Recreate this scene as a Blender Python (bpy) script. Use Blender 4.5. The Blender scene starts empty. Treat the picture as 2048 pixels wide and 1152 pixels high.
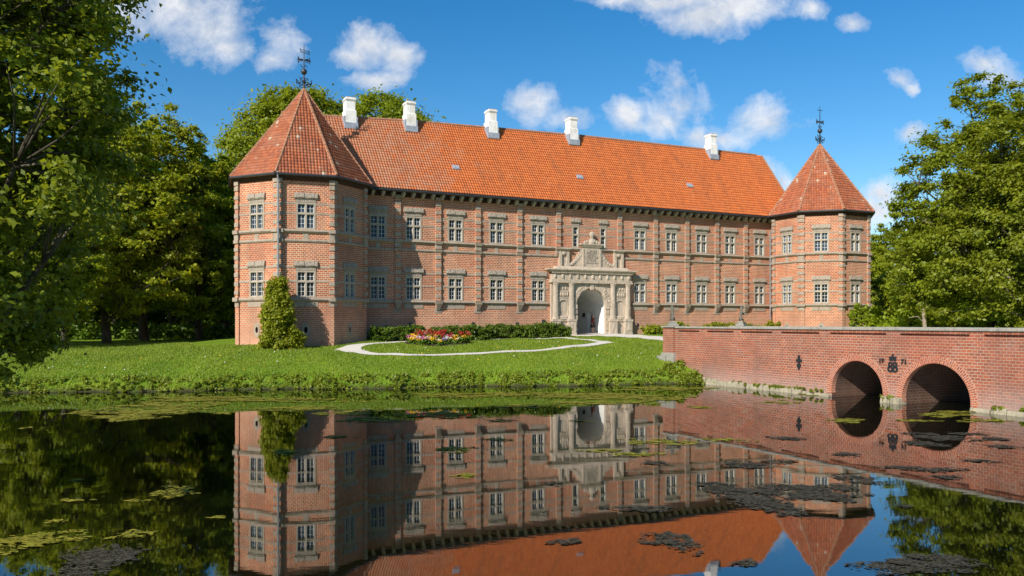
import bpy, bmesh, math, random
import numpy as np
from mathutils import Vector, Matrix

sc = bpy.context.scene
COL = sc.collection
R = math.radians
EYE = 3.9            # camera height above the moat
F = 1650.0           # focal length in photo pixels
HOR = 645.0          # horizon row in the photo
rnd = random.Random(7)

# ---------------------------------------------------------------- helpers
def tag(o, label=None, cat=None, group=None, kind=None):
    if label: o["label"] = label
    if cat: o["category"] = cat
    if group: o["group"] = group
    if kind: o["kind"] = kind
    return o

def empty(name, loc=(0, 0, 0), rz=0.0, parent=None):
    o = bpy.data.objects.new(name, None)
    COL.objects.link(o)
    o.location = loc
    o.rotation_euler = (0, 0, rz)
    o.empty_display_size = 0.2
    if parent: o.parent = parent
    return o

def link_mesh(name, me, mat, parent=None):
    o = bpy.data.objects.new(name, me)
    COL.objects.link(o)
    if parent: o.parent = parent
    if mat is not None and not me.materials:
        for m in (mat if isinstance(mat, (list, tuple)) else [mat]):
            me.materials.append(m)
    return o

def np_mesh(name, verts, faces, mat, parent=None, uv=None, smooth=False, mats=None):
    """verts (N,3); faces (M,k) int array of one k"""
    verts = np.asarray(verts, dtype=np.float32); faces = np.asarray(faces, dtype=np.int32)
    me = bpy.data.meshes.new(name)
    nv, (nf, k) = len(verts), faces.shape
    me.vertices.add(nv); me.vertices.foreach_set("co", verts.ravel())
    me.loops.add(nf * k); me.loops.foreach_set("vertex_index", faces.ravel())
    me.polygons.add(nf)
    me.polygons.foreach_set("loop_start", np.arange(0, nf * k, k, dtype=np.int32))
    me.polygons.foreach_set("loop_total", np.full(nf, k, dtype=np.int32))
    if mats is not None: me.polygons.foreach_set("material_index", np.asarray(mats, dtype=np.int32))
    if smooth: me.polygons.foreach_set("use_smooth", np.ones(nf, dtype=bool))
    if uv is not None:
        l = me.uv_layers.new(name="UVMap"); l.data.foreach_set("uv", np.asarray(uv, dtype=np.float32).ravel())
    me.update(calc_edges=True)
    return link_mesh(name, me, mat, parent)

class MB:
    """collects faces; builds ONE mesh with metre UVs projected along each face's own plane"""
    def __init__(s): s.v = []; s.f = []; s.uvf = {}
    def quad(s, *pts, uv=None):
        i = len(s.v); s.v.extend([tuple(p) for p in pts]); s.f.append(tuple(range(i, i + len(pts))))
        if uv: s.uvf[len(s.f) - 1] = uv
    def box(s, x0, x1, y0, y1, z0, z1, M=None):
        P = [(x0, y0, z0), (x1, y0, z0), (x1, y1, z0), (x0, y1, z0), (x0, y0, z1), (x1, y0, z1), (x1, y1, z1), (x0, y1, z1)]
        if M is not None: P = [tuple(M @ Vector(p)) for p in P]
        i = len(s.v); s.v.extend(P)
        for q in ((0, 3, 2, 1), (4, 5, 6, 7), (0, 1, 5, 4), (1, 2, 6, 5), (2, 3, 7, 6), (3, 0, 4, 7)):
            s.f.append(tuple(i + a for a in q))
    def prism(s, poly, z0, z1, M=None):
        """poly: ccw list of (x,y)"""
        n = len(poly); i = len(s.v)
        P = [(x, y, z0) for x, y in poly] + [(x, y, z1) for x, y in poly]
        if M is not None: P = [tuple(M @ Vector(p)) for p in P]
        s.v.extend(P)
        s.f.append(tuple(i + a for a in reversed(range(n)))); s.f.append(tuple(i + n + a for a in range(n)))
        for a in range(n):
            b = (a + 1) % n
            s.f.append((i + a, i + b, i + n + b, i + n + a))
    def frustum(s, poly0, z0, poly1, z1):
        n = len(poly0); i = len(s.v)
        s.v.extend([(x, y, z0) for x, y in poly0] + [(x, y, z1) for x, y in poly1])
        s.f.append(tuple(i + a for a in reversed(range(n)))); s.f.append(tuple(i + n + a for a in range(n)))
        for a in range(n):
            b = (a + 1) % n
            s.f.append((i + a, i + b, i + n + b, i + n + a))
    def lathe(s, prof, cx=0, cy=0, n=12, M=None):
        i = len(s.v); m = len(prof)
        for r, z in prof:
            for k in range(n):
                a = 2 * math.pi * k / n
                p = (cx + r * math.cos(a), cy + r * math.sin(a), z)
                s.v.append(tuple(M @ Vector(p)) if M is not None else p)
        for j in range(m - 1):
            for k in range(n):
                k2 = (k + 1) % n
                s.f.append((i + j * n + k, i + j * n + k2, i + (j + 1) * n + k2, i + (j + 1) * n + k))
        s.f.append(tuple(i + a for a in reversed(range(n)))); s.f.append(tuple(i + (m - 1) * n + a for a in range(n)))
    def tube(s, pts, r, n=6):
        pts = [Vector(p) for p in pts]; rs = r if isinstance(r, (list, tuple)) else [r] * len(pts)
        i = len(s.v); ref = None
        for j, p in enumerate(pts):
            t = (pts[min(j + 1, len(pts) - 1)] - pts[max(j - 1, 0)]).normalized()
            if ref is None: ref = Vector((0, 0, 1)) if abs(t.z) < .9 else Vector((1, 0, 0))
            a = t.cross(ref).normalized(); b = a.cross(t).normalized(); ref = b
            for k in range(n):
                w = 2 * math.pi * k / n
                s.v.append(tuple(p + (a * math.cos(w) + b * math.sin(w)) * rs[j]))
        for j in range(len(pts) - 1):
            for k in range(n):
                k2 = (k + 1) % n
                s.f.append((i + j * n + k, i + (j + 1) * n + k, i + (j + 1) * n + k2, i + j * n + k2))
        s.f.append(tuple(i + a for a in range(n))); s.f.append(tuple(i + (len(pts) - 1) * n + a for a in reversed(range(n))))
    def ball(s, c, r, nu=12, nv=8, sq=(1, 1, 1)):
        i = len(s.v)
        for j in range(nv + 1):
            th = math.pi * j / nv
            for k in range(nu):
                a = 2 * math.pi * k / nu
                s.v.append((c[0] + r * sq[0] * math.sin(th) * math.cos(a), c[1] + r * sq[1] * math.sin(th) * math.sin(a), c[2] + r * sq[2] * math.cos(th)))
        for j in range(nv):
            for k in range(nu):
                k2 = (k + 1) % nu
                s.f.append((i + j * nu + k, i + (j + 1) * nu + k, i + (j + 1) * nu + k2, i + j * nu + k2))
    def build(s, name, mat, parent=None, smooth=False, bevel=0.0):
        me = bpy.data.meshes.new(name)
        me.from_pydata(s.v, [], s.f); me.update()
        if bevel > 0:
            bm = bmesh.new(); bm.from_mesh(me)
            bmesh.ops.remove_doubles(bm, verts=bm.verts, dist=1e-5)
            bmesh.ops.bevel(bm, geom=[e for e in bm.edges if len(e.link_faces) == 2 and e.calc_face_angle(0) > .6], offset=bevel, segments=1, affect='EDGES')
            bm.to_mesh(me); bm.free(); me.update()
        l = me.uv_layers.new(name="UVMap")
        for p in me.polygons:
            uvs = s.uvf.get(p.index) if bevel == 0 else None
            n = p.normal
            if abs(n.z) > .98: t = Vector((1, 0, 0)); b = Vector((0, 1, 0))
            else:
                t = Vector((-n.y, n.x, 0)).normalized(); b = n.cross(t)
            for q, li in enumerate(p.loop_indices):
                if uvs: l.data[li].uv = uvs[q]
                else:
                    co = me.vertices[me.loops[li].vertex_index].co
                    l.data[li].uv = (co.dot(t), co.dot(b))
            if smooth: p.use_smooth = True
        return link_mesh(name, me, mat, parent)

def wall_panel(mb, o, d, length, z0, z1, holes, reveal=.25, back=True):
    """vertical wall face from point o along unit d; holes = (a0,a1,c0,c1) along/height; outward normal = (dy,-dx)"""
    nx, ny = d[1], -d[0]
    xs = sorted(set([0, length] + [h[0] for h in holes] + [h[1] for h in holes]))
    zs = sorted(set([z0, z1] + [h[2] for h in holes] + [h[3] for h in holes]))
    P = lambda a, z, dep=0: (o[0] + d[0] * a - nx * dep, o[1] + d[1] * a - ny * dep, z)
    for i in range(len(xs) - 1):
        for j in range(len(zs) - 1):
            cx, cz = (xs[i] + xs[i + 1]) / 2, (zs[j] + zs[j + 1]) / 2
            if any(h[0] < cx < h[1] and h[2] < cz < h[3] for h in holes): continue
            mb.quad(P(xs[i], zs[j]), P(xs[i + 1], zs[j]), P(xs[i + 1], zs[j + 1]), P(xs[i], zs[j + 1]))
    for a0, a1, c0, c1 in holes:
        mb.quad(P(a0, c0), P(a0, c1), P(a0, c1, reveal), P(a0, c0, reveal))
        mb.quad(P(a1, c0), P(a1, c0, reveal), P(a1, c1, reveal), P(a1, c1))
        mb.quad(P(a0, c1), P(a1, c1), P(a1, c1, reveal), P(a0, c1, reveal))
        mb.quad(P(a0, c0), P(a0, c0, reveal), P(a1, c0, reveal), P(a1, c0))
        if back:
            mb.quad(P(a0, c0, reveal), P(a0, c1, reveal), P(a1, c1, reveal), P(a1, c0, reveal))

def copy_tree(o, parent=None):
    c = o.copy(); COL.objects.link(c)
    if parent: c.parent = parent
    for ch in o.children: copy_tree(ch, c)
    return c

# ---------------------------------------------------------------- materials
class NT:
    def __init__(s, name, world=None):
        if world: s.m = world; s.t = world.node_tree
        else:
            s.m = bpy.data.materials.new(name); s.m.use_nodes = True; s.t = s.m.node_tree
        s.t.nodes.clear()
    def n(s, typ, **kw):
        nd = s.t.nodes.new(typ)
        for k, v in kw.items():
            if k in ('ins',):
                for kk, vv in v.items():
                    if hasattr(vv, 'is_linked') or isinstance(vv, bpy.types.NodeSocket): s.t.links.new(vv, nd.inputs[kk])
                    else: nd.inputs[kk].default_value = vv
            else: setattr(nd, k, v)
        return nd
    def math(s, op, a, b=None, c=None, clamp=False):
        nd = s.n('ShaderNodeMath', operation=op, use_clamp=clamp)
        for i, x in enumerate((a, b, c)):
            if x is None: continue
            if isinstance(x, bpy.types.NodeSocket): s.t.links.new(x, nd.inputs[i])
            else: nd.inputs[i].default_value = x
        return nd.outputs[0]
    def vmath(s, op, a, b=None, c=None):
        nd = s.n('ShaderNodeVectorMath', operation=op)
        for i, x in enumerate((a, b, c)):
            if x is None: continue
            if isinstance(x, bpy.types.NodeSocket): s.t.links.new(x, nd.inputs[i])
            else: nd.inputs[i].default_value = x
        return nd.outputs['Value'] if op in ('LENGTH', 'DOT_PRODUCT') else nd.outputs[0]
    def mix(s, fac, a, b, mode='MIX'):
        nd = s.n('ShaderNodeMix', data_type='RGBA', blend_type=mode)
        for k, x in ((0, fac), (6, a), (7, b)):
            if isinstance(x, bpy.types.NodeSocket): s.t.links.new(x, nd.inputs[k])
            else: nd.inputs[k].default_value = x if k == 0 else (*x[:3], 1)
        return nd.outputs[2]
    def ramp(s, fac, *stops, interp='LINEAR'):
        nd = s.n('ShaderNodeValToRGB'); s.t.links.new(fac, nd.inputs[0]); cr = nd.color_ramp; cr.interpolation = interp
        while len(cr.elements) < len(stops): cr.elements.new(.5)
        for e, (p, c) in zip(cr.elements, stops): e.position = p; e.color = (*c[:3], 1) if not isinstance(c, (int, float)) else (c, c, c, 1)
        return nd.outputs[0]
    def noise(s, vec, scale, detail=4, rough=.55, dist=0, out=0):
        nd = s.n('ShaderNodeTexNoise', ins={'Scale': scale, 'Detail': detail, 'Roughness': rough, 'Distortion': dist})
        if vec is not None: s.t.links.new(vec, nd.inputs['Vector'])
        return nd.outputs[out]
    def mapping(s, vec, scale=(1, 1, 1), loc=(0, 0, 0), rot=(0, 0, 0)):
        nd = s.n('ShaderNodeMapping', ins={'Scale': scale, 'Location': loc, 'Rotation': rot}); s.t.links.new(vec, nd.inputs[0])
        return nd.outputs[0]
    def out(s, shader):
        o = s.n('ShaderNodeOutputMaterial'); s.t.links.new(shader, o.inputs[0]); return s.m
    def bsdf(s, color, rough=.8, bump=None, spec=.3, normal=None, **kw):
        b = s.n('ShaderNodeBsdfPrincipled', ins={'Base Color': color if isinstance(color, bpy.types.NodeSocket) else (*color, 1), 'Roughness': rough, 'Specular IOR Level': spec})
        for k, v in kw.items(): b.inputs[k.replace('_', ' ')].default_value = v
        if normal is not None: s.t.links.new(normal, b.inputs['Normal'])
        return b.outputs[0]
    def bump(s, h, strength=.5, dist=.05, normal=None):
        nd = s.n('ShaderNodeBump', ins={'Strength': strength, 'Distance': dist, 'Height': h})
        if normal is not None: s.t.links.new(normal, nd.inputs['Normal'])
        return nd.outputs[0]

def brick_mat(name, c1, c2, mortar, w, h, ms, pale, pale_amt, dirt=.35, zpale=None, rot=False):
    t = NT(name)
    uv = t.n('ShaderNodeUVMap').outputs[0]
    obj = t.n('ShaderNodeTexCoord').outputs['Object']
    wob = t.noise(obj, 3.0, 2, .5, out=1)
    uvw = t.vmath('MULTIPLY_ADD', t.vmath('SUBTRACT', wob, (.5, .5, .5)), (.03, .03, 0), uv)
    if rot: uvw = t.mapping(uvw, rot=(0, 0, R(90)))
    bk = t.n('ShaderNodeTexBrick', offset=.5, squash=1.0, ins={'Vector': uvw, 'Scale': 1.0, 'Mortar Size': ms, 'Mortar Smooth': .35, 'Bias': 0.0,
        'Brick Width': w, 'Row Height': h, 'Color1': (*c1, 1), 'Color2': (*c2, 1), 'Mortar': (*mortar, 1)})
    # tint single bricks: a coarser white noise on brick cells
    cell = t.vmath('FLOOR', t.vmath('DIVIDE', uvw, (w, h, 1.0)))
    wn = t.n('ShaderNodeTexWhiteNoise', noise_dimensions='2D', ins={'Vector': cell}).outputs[0]
    col = t.mix(t.math('MULTIPLY', t.ramp(wn, (.55, 0), (1, 1)), .45), bk.outputs[0], (c1[0] * .45, c1[1] * .55, c1[2] * .7))
    col = t.mix(bk.outputs[1], col, mortar)
    big = t.noise(obj, .35, 5, .62)
    mid = t.noise(obj, 1.6, 5, .65)
    pl = t.ramp(mid, (.48, 0), (.72, 1))
    if zpale is not None:
        z = t.n('ShaderNodeSeparateXYZ', ins={0: obj}).outputs[2]
        lowm = t.math('MULTIPLY', t.ramp(t.math('ADD', t.math('MULTIPLY', t.math('SUBTRACT', zpale[1], z), 1.0 / (zpale[1] - zpale[0])), t.math('SUBTRACT', big, .5)), (.2, 0), (.9, 1)), zpale[2])
        pl = t.math('MAXIMUM', t.math('MULTIPLY', pl, pale_amt), lowm)
    else: pl = t.math('MULTIPLY', pl, pale_amt)
    col = t.mix(pl, col, pale)
    col = t.mix(t.math('MULTIPLY', t.ramp(big, (.42, 0), (.68, 1)), dirt), col, (.13, .07, .05))
    run = t.noise(t.mapping(obj, (1.6, 1.6, .16)), 1.3, 4, .65)
    col = t.mix(t.math('MULTIPLY', t.ramp(run, (.52, 0), (.74, 1)), dirt * .9), col, (.17, .10, .075))
    patch = t.n('ShaderNodeTexVoronoi', ins={'Vector': t.mapping(obj, (.35, .35, .8)), 'Scale': 1.0}).outputs['Color']
    pv = t.n('ShaderNodeSeparateColor', ins={0: patch}).outputs[0]
    col = t.mix(t.math('MULTIPLY', t.ramp(pv, (.55, 0), (1, 1)), .22), col, (c2[0] * 1.1, c2[1] * .8, c2[2] * .8))
    hgt = t.math('ADD', t.math('MULTIPLY', bk.outputs[1], -1.0), t.math('MULTIPLY', mid, .8))
    return t.out(t.bsdf(col, .88, spec=.2, normal=t.bump(hgt, .7, .02)))

def stone_mat(name, c, c2, dark, bump=.6, dist=.05, scale=2.5):
    t = NT(name)
    obj = t.n('ShaderNodeTexCoord').outputs['Object']
    a = t.noise(obj, scale, 6, .65); b = t.noise(obj, scale * .25, 4, .6)
    streak = t.noise(t.mapping(obj, (3.0, 3.0, .35)), 1.5, 4, .6)
    col = t.mix(t.ramp(a, (.3, 0), (.7, 1)), c, c2)
    col = t.mix(t.math('MULTIPLY', t.ramp(streak, (.5, 0), (.72, 1)), .6), col, dark)
    col = t.mix(t.math('MULTIPLY', t.ramp(b, (.5, 0), (.7, 1)), .4), col, (.36, .31, .24))
    return t.out(t.bsdf(col, .9, spec=.2, normal=t.bump(a, bump, dist)))

def plain_mat(name, c, rough=.6, var=.25, scale=4, spec=.3, metal=0.0, bump=.15):
    t = NT(name)
    obj = t.n('ShaderNodeTexCoord').outputs['Object']
    a = t.noise(obj, scale, 5, .6)
    col = t.mix(t.ramp(a, (.3, 0), (.75, 1)), tuple(x * (1 - var) for x in c), tuple(min(1, x * (1 + var)) for x in c))
    return t.out(t.bsdf(col, rough, spec=spec, normal=t.bump(a, bump, .02), Metallic=metal))

def tile_mat(name, base, base2, pale, pale_lo, tw, th, old=None, speck=0.0):
    t = NT(name)
    uv = t.n('ShaderNodeUVMap').outputs[0]
    obj = t.n('ShaderNodeTexCoord').outputs['Object']
    cell = t.vmath('FLOOR', t.vmath('DIVIDE', uv, (tw, th, 1)))
    wn = t.n('ShaderNodeTexWhiteNoise', noise_dimensions='2D', ins={'Vector': cell}).outputs[0]
    wn2 = t.n('ShaderNodeTexWhiteNoise', noise_dimensions='2D', ins={'Vector': t.vmath('ADD', cell, (37.3, 11.7, 0))}).outputs[0]
    big = t.noise(obj, .5, 5, .65); fine = t.noise(obj, 7, 4, .6)
    col = t.mix(wn, base, base2)
    sep = t.n('ShaderNodeSeparateXYZ', ins={0: obj}).outputs
    if old is not None:   # weathered grey-pink zone towards the old end of the roof
        m = t.math('ADD', t.math('MULTIPLY', t.math('SUBTRACT', old, sep[0]), .16), t.math('MULTIPLY', t.math('SUBTRACT', big, .5), 3.0))
        m = t.ramp(t.math('ADD', m, t.math('MULTIPLY', t.math('SUBTRACT', wn2, .5), .5)), (.0, 0), (.9, 1))
        col = t.mix(t.math('MULTIPLY', m, .6), col, t.mix(wn2, (.42, .16, .08), (.40, .26, .18)))
    col = t.mix(t.math('MULTIPLY', t.ramp(big, (pale_lo, 0), (pale_lo + .2, 1)), .4), col, pale)
    if speck > 0:
        col = t.mix(t.ramp(t.math('ADD', wn2, t.math('MULTIPLY', t.math('SUBTRACT', big, .5), .5)), (1 - speck, 0), (1 - speck + .02, 1)), col, (.48, .4, .3))
    soot = t.noise(t.mapping(obj, (1.2, .25, .25)), 1.0, 5, .65)
    col = t.mix(t.math('MULTIPLY', t.ramp(soot, (.5, 0), (.75, 1)), .5), col, (.22, .085, .045))
    col = t.mix(t.ramp(t.noise(obj, 5.5, 3, .5), (.70, 0), (.74, .55)), col, (.38, .34, .24))
    col = t.mix(t.math('MULTIPLY', t.ramp(fine, (.5, 0), (.8, 1)), .3), col, (.2, .09, .05))
    return t.out(t.bsdf(col, .8, spec=.25, normal=t.bump(fine, .3, .02)))

def leaf_mat(name, dark, light, trans=.35, big=.25, tcol=None, flip=.0):
    t = NT(name)
    g = t.n('ShaderNodeNewGeometry')
    obj = t.n('ShaderNodeTexCoord').outputs['Object']
    oi = t.n('ShaderNodeObjectInfo').outputs['Random']
    ri = g.outputs['Random Per Island']
    nz = t.noise(obj, big, 4, .6)
    f = t.math('ADD', t.math('MULTIPLY', ri, .55), t.math('MULTIPLY', t.ramp(nz, (.3, 0), (.7, 1)), .5))
    col = t.mix(f, dark, light)
    hs = t.n('ShaderNodeHueSaturation', ins={'Color': col, 'Hue': t.math('ADD', .5, t.math('MULTIPLY', t.math('SUBTRACT', oi, .5), .03)), 'Value': t.math('ADD', .85, t.math('MULTIPLY', oi, .3))}).outputs[0]
    b = t.bsdf(hs, .5, spec=.35)
    tr = t.n('ShaderNodeBsdfTranslucent', ins={'Color': t.mix(.5, hs, tcol or (light[0] * 1.5, light[1] * 1.4, light[2] * .6), 'MIX')}).outputs[0]
    mx = t.n('ShaderNodeMixShader', ins={0: trans, 1: b, 2: tr})
    return t.out(mx.outputs[0])

M = {}
M['brick'] = brick_mat('castle_brick', (.57, .165, .055), (.385, .097, .036), (.68, .51, .365), .29, .145, .021, (.6, .40, .28), .36, .42, zpale=(-1.0, 3.4, .5))
M['bridge_brick'] = brick_mat('bridge_brick', (.37, .105, .048), (.25, .075, .042), (.50, .38, .29), .26, .135, .013, (.44, .36, .32), .18, .42, zpale=(-.2, 1.6, .6))
M['vault_brick'] = brick_mat('shade_darkened_vault_brick', (.10, .04, .024), (.07, .03, .02), (.13, .105, .085), .26, .135, .015, (.16, .14, .1), .3, .5)  # bridge brick darkened: the shade under the arches is put into its colour
M['voussoir'] = brick_mat('arch_brick', (.42, .115, .045), (.30, .075, .04), (.52, .39, .3), .21, .095, .012, (.5, .4, .36), .15, .15)
M['stone'] = stone_mat('sandstone', (.39, .31, .235), (.30, .24, .185), (.16, .13, .10))
M['frame'] = stone_mat('pale_window_stone', (.43, .36, .275), (.36, .30, .235), (.23, .195, .15), bump=.3)
M['portal'] = stone_mat('portal_sandstone', (.56, .455, .345), (.42, .34, .26), (.17, .14, .11), bump=.7, dist=.06, scale=3.2)
M['lintel'] = stone_mat('carved_sandstone', (.40, .335, .265), (.28, .235, .185), (.14, .12, .095), bump=1.0, dist=.12, scale=5)
M['footing'] = stone_mat('bridge_footing_stone', (.40, .345, .24), (.24, .215, .15), (.08, .085, .045), bump=.8, dist=.06, scale=3)
M['coping'] = stone_mat('coping_stone', (.34, .32, .27), (.24, .23, .2), (.12, .12, .1), scale=4)
M['statue'] = stone_mat('statue_stone', (.15, .14, .11), (.09, .085, .07), (.05, .05, .04), scale=6)
TH_MAIN = .31
M['tile'] = tile_mat('clay_pantile', (.58, .16, .043), (.47, .122, .035), (.60, .24, .10), .58, .23, TH_MAIN, old=-12.0)
M['tower_tile'] = tile_mat('tower_clay_tile', (.42, .125, .052), (.25, .075, .04), (.40, .21, .13), .46, .23, .30, speck=.028)
M['ridge_tile'] = plain_mat('ridge_mortar', (.34, .16, .09), .85, .4, 6)
M['white'] = stone_mat('weathered_whitewash', (.80, .79, .76), (.74, .72, .68), (.5, .46, .4), bump=.4, dist=.03, scale=3)
M['plaster'] = plain_mat('passage_plaster', (.78, .77, .74), .9, .08, 1.5)
M['sash'] = plain_mat('white_sash_paint', (.8, .8, .77), .5, .05)
M['black'] = plain_mat('black_iron', (.02, .021, .023), .5, .3, 9, .4)
M['gutter'] = plain_mat('gutter_metal', (.035, .037, .04), .4, .25, 3, .5)
M['pipe'] = plain_mat('grey_downpipe', (.22, .22, .22), .5, .2, 3, .5)
M['eave'] = plain_mat('dark_eave_wood', (.055, .03, .022), .8, .3, 5)
M['lead'] = plain_mat('lead_flashing', (.3, .33, .38), .5, .25, 6)
M['bark'] = stone_mat('bark', (.085, .07, .05), (.05, .042, .032), (.02, .018, .014), bump=1, dist=.06, scale=4)
M['dry_wood'] = stone_mat('dry_wood', (.3, .24, .17), (.2, .16, .11), (.1, .08, .06))
M['gravel'] = plain_mat('gravel', (.62, .57, .5), .95, .22, 30, .1, bump=.5)
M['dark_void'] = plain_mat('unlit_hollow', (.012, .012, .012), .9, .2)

def glass_mat(name, c, rough=.06):
    t = NT(name)
    obj = t.n('ShaderNodeTexCoord').outputs['Object']
    oi = t.n('ShaderNodeObjectInfo').outputs['Random']
    a = t.noise(t.vmath('ADD', obj, t.vmath('SCALE', (1, 1, 1), None) if False else obj), 1.3, 2)
    col = t.mix(oi, c, tuple(x * .35 for x in c))
    return t.out(t.bsdf(col, rough, spec=.08, normal=t.bump(a, .15, .03)))
M['glass'] = glass_mat('dark_window_glass', (.006, .007, .008))
M['glass_blue'] = glass_mat('curtained_window_glass', (.05, .075, .105))
M['glass_mid'] = glass_mat('half_curtained_window_glass', (.028, .034, .04), .1)

# ---------------------------------------------------------------- terrain
def shore_w(x, y):
    w = y - (50.3 + .1775 * x)
    w = w + .35 * np.sin(x * .55) + .22 * np.sin(x * 1.7 + 1)
    w2 = (-x - .6206 * y - .7) * .85
    w3 = 9 + np.clip((x - 16) * .9, 0, 14) - y
    w4 = x - 46.0
    return np.maximum(np.maximum(w, w2), np.maximum(w3, w4))
WX = np.array([-12, -4, -1.2, 0, .5, 1.0, 2.5, 5.4, 11, 17, 22.5, 30, 60, 200, 900.])
WZ = np.array([-2.2, -1.7, -.7, 0, .42, .72, 1.15, 1.7, 2.22, 2.58, 2.84, 2.9, 2.9, 3.0, 3.2])
def ground_z(x, y):
    x = np.asarray(x, float); y = np.asarray(y, float)
    w = shore_w(x, y)
    z = np.interp(w, WX, WZ)
    # smooth the piecewise profile a little
    z = .5 * z + .25 * np.interp(w - .35, WX, WZ) + .25 * np.interp(w + .35, WX, WZ)
    k = np.clip((-x - 17) / 14, 0, 1); k = k * k * (3 - 2 * k) * np.clip((y - 35) / 12, 0, 1)
    z = np.where(z > .7, .7 + (z - .7) * (1 - .34 * k), z)
    z = z + np.where(w > .5, .03 * np.sin(x * .9 + y * .6) + .02 * np.sin(x * 2.3 - y * 1.7), 0)
    return z
def gz(x, y): return float(ground_z(x, y))

def on_ground(px, py):
    """point of the terrain seen at a photo pixel"""
    rx, rz = (px - 1024) / F, (HOR - py) / F
    d = np.linspace(30, 140, 2200)
    h = EYE + rz * d - ground_z(rx * d, d)
    i = int(np.argmax(h < 0)) if (h < 0).any() else 0
    return rx * d[i], d[i]

def axis(lo, hi, step, far):
    a = list(np.arange(lo, hi + 1e-6, step)); s = step
    l, r = [lo], [hi]
    while l[-1] > -far: s *= 1.35; l.append(l[-1] - s)
    s = step
    while r[-1] < far: s *= 1.35; r.append(r[-1] + s)
    return np.array(l[:0:-1] + a + r[1:])
gx, gy = axis(-44, 44, .5, 1500), axis(2, 84, .4, 1500)
GX, GY = np.meshgrid(gx, gy)
GZ = ground_z(GX, GY)
nx_, ny_ = len(gx), len(gy)
idx = np.arange(nx_ * ny_).reshape(ny_, nx_)
faces = np.stack([idx[:-1, :-1], idx[:-1, 1:], idx[1:, 1:], idx[1:, :-1]], -1).reshape(-1, 4)

t = NT('lawn')
obj = t.n('ShaderNodeTexCoord').outputs['Object']
a = t.noise(obj, .22, 5, .6); b = t.noise(obj, 2.2, 5, .7); c = t.noise(obj, 14, 3, .7)
col = t.mix(t.ramp(a, (.32, 0), (.66, 1)), (.105, .20, .012), (.19, .28, .02))
col = t.mix(t.math('MULTIPLY', t.ramp(b, (.45, 0), (.75, 1)), .55), col, (.085, .165, .010))
col = t.mix(t.math('MULTIPLY', t.ramp(c, (.5, 0), (.75, 1)), .5), col, (.24, .30, .03))
sep = t.n('ShaderNodeSeparateXYZ', ins={0: obj}).outputs
lowm = t.ramp(t.math('ADD', sep[2], t.math('MULTIPLY', t.math('SUBTRACT', b, .5), .5)), (.02, 1), (.32, 0))
pt = t.noise(obj, .7, 4, .7)
col = t.mix(t.math('MULTIPLY', t.ramp(pt, (.52, 0), (.72, 1)), .5), col, (.26, .26, .035))
col = t.mix(lowm, col, (.05, .045, .022))
M['lawn'] = t.out(t.bsdf(col, .95, spec=.1, normal=t.bump(t.math('ADD', b, c), .8, .1)))
g = np_mesh('ground', np.stack([GX, GY, GZ], -1).reshape(-1, 3), faces, M['lawn'], smooth=True)
tag(g, 'mown green lawn and banks round the moat', 'lawn', kind='structure')

# water
t = NT('moat_water')
obj = t.n('ShaderNodeTexCoord').outputs['Object']
n1 = t.noise(t.mapping(obj, (.35, .9, 1)), 1.1, 2, .4)
n2 = t.noise(t.mapping(obj, (.8, 1.6, 1)), 4.5, 3, .55)
n3 = t.noise(obj, .12, 3, .5)
amt = t.ramp(n3, (.35, .35), (.65, 1))
h = t.math('MULTIPLY', t.math('ADD', t.math('MULTIPLY', n1, 1.0), t.math('MULTIPLY', n2, .14)), amt)
nrm = t.bump(h, .12, .022)
b = t.n('ShaderNodeBsdfPrincipled', ins={'Base Color': (.003, .004, .0015, 1), 'Roughness': .015, 'IOR': 2.7, 'Normal': nrm})
M['water'] = t.out(b.outputs[0])
mb = MB(); mb.quad((-60, -60, 0), (90, -60, 0), (90, 80, 0), (-60, 80, 0))
tag(mb.build('water', M['water']), 'calm dark moat water', 'water', kind='structure')

# ---------------------------------------------------------------- castle
ANG = math.atan2(.4391, .8984)
CG = 2.87
castle = empty('castle', (7, 74, CG), ANG)
tag(castle, 'long red brick castle with stone bands, orange tiled roof and two octagonal corner towers', 'castle')
def cl(x, y):   # castle local -> world
    return 7 + .8984 * x - .4391 * y, 74 + .4391 * x + .8984 * y

ZL, ZU, ZB, ZE = 2.77, 7.63, 6.93, 11.45     # lower course, upper course, thin band, eave
WW, WH = 1.38, 1.92
WIN_L, WIN_U = ZL + .06, ZU + .06

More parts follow.
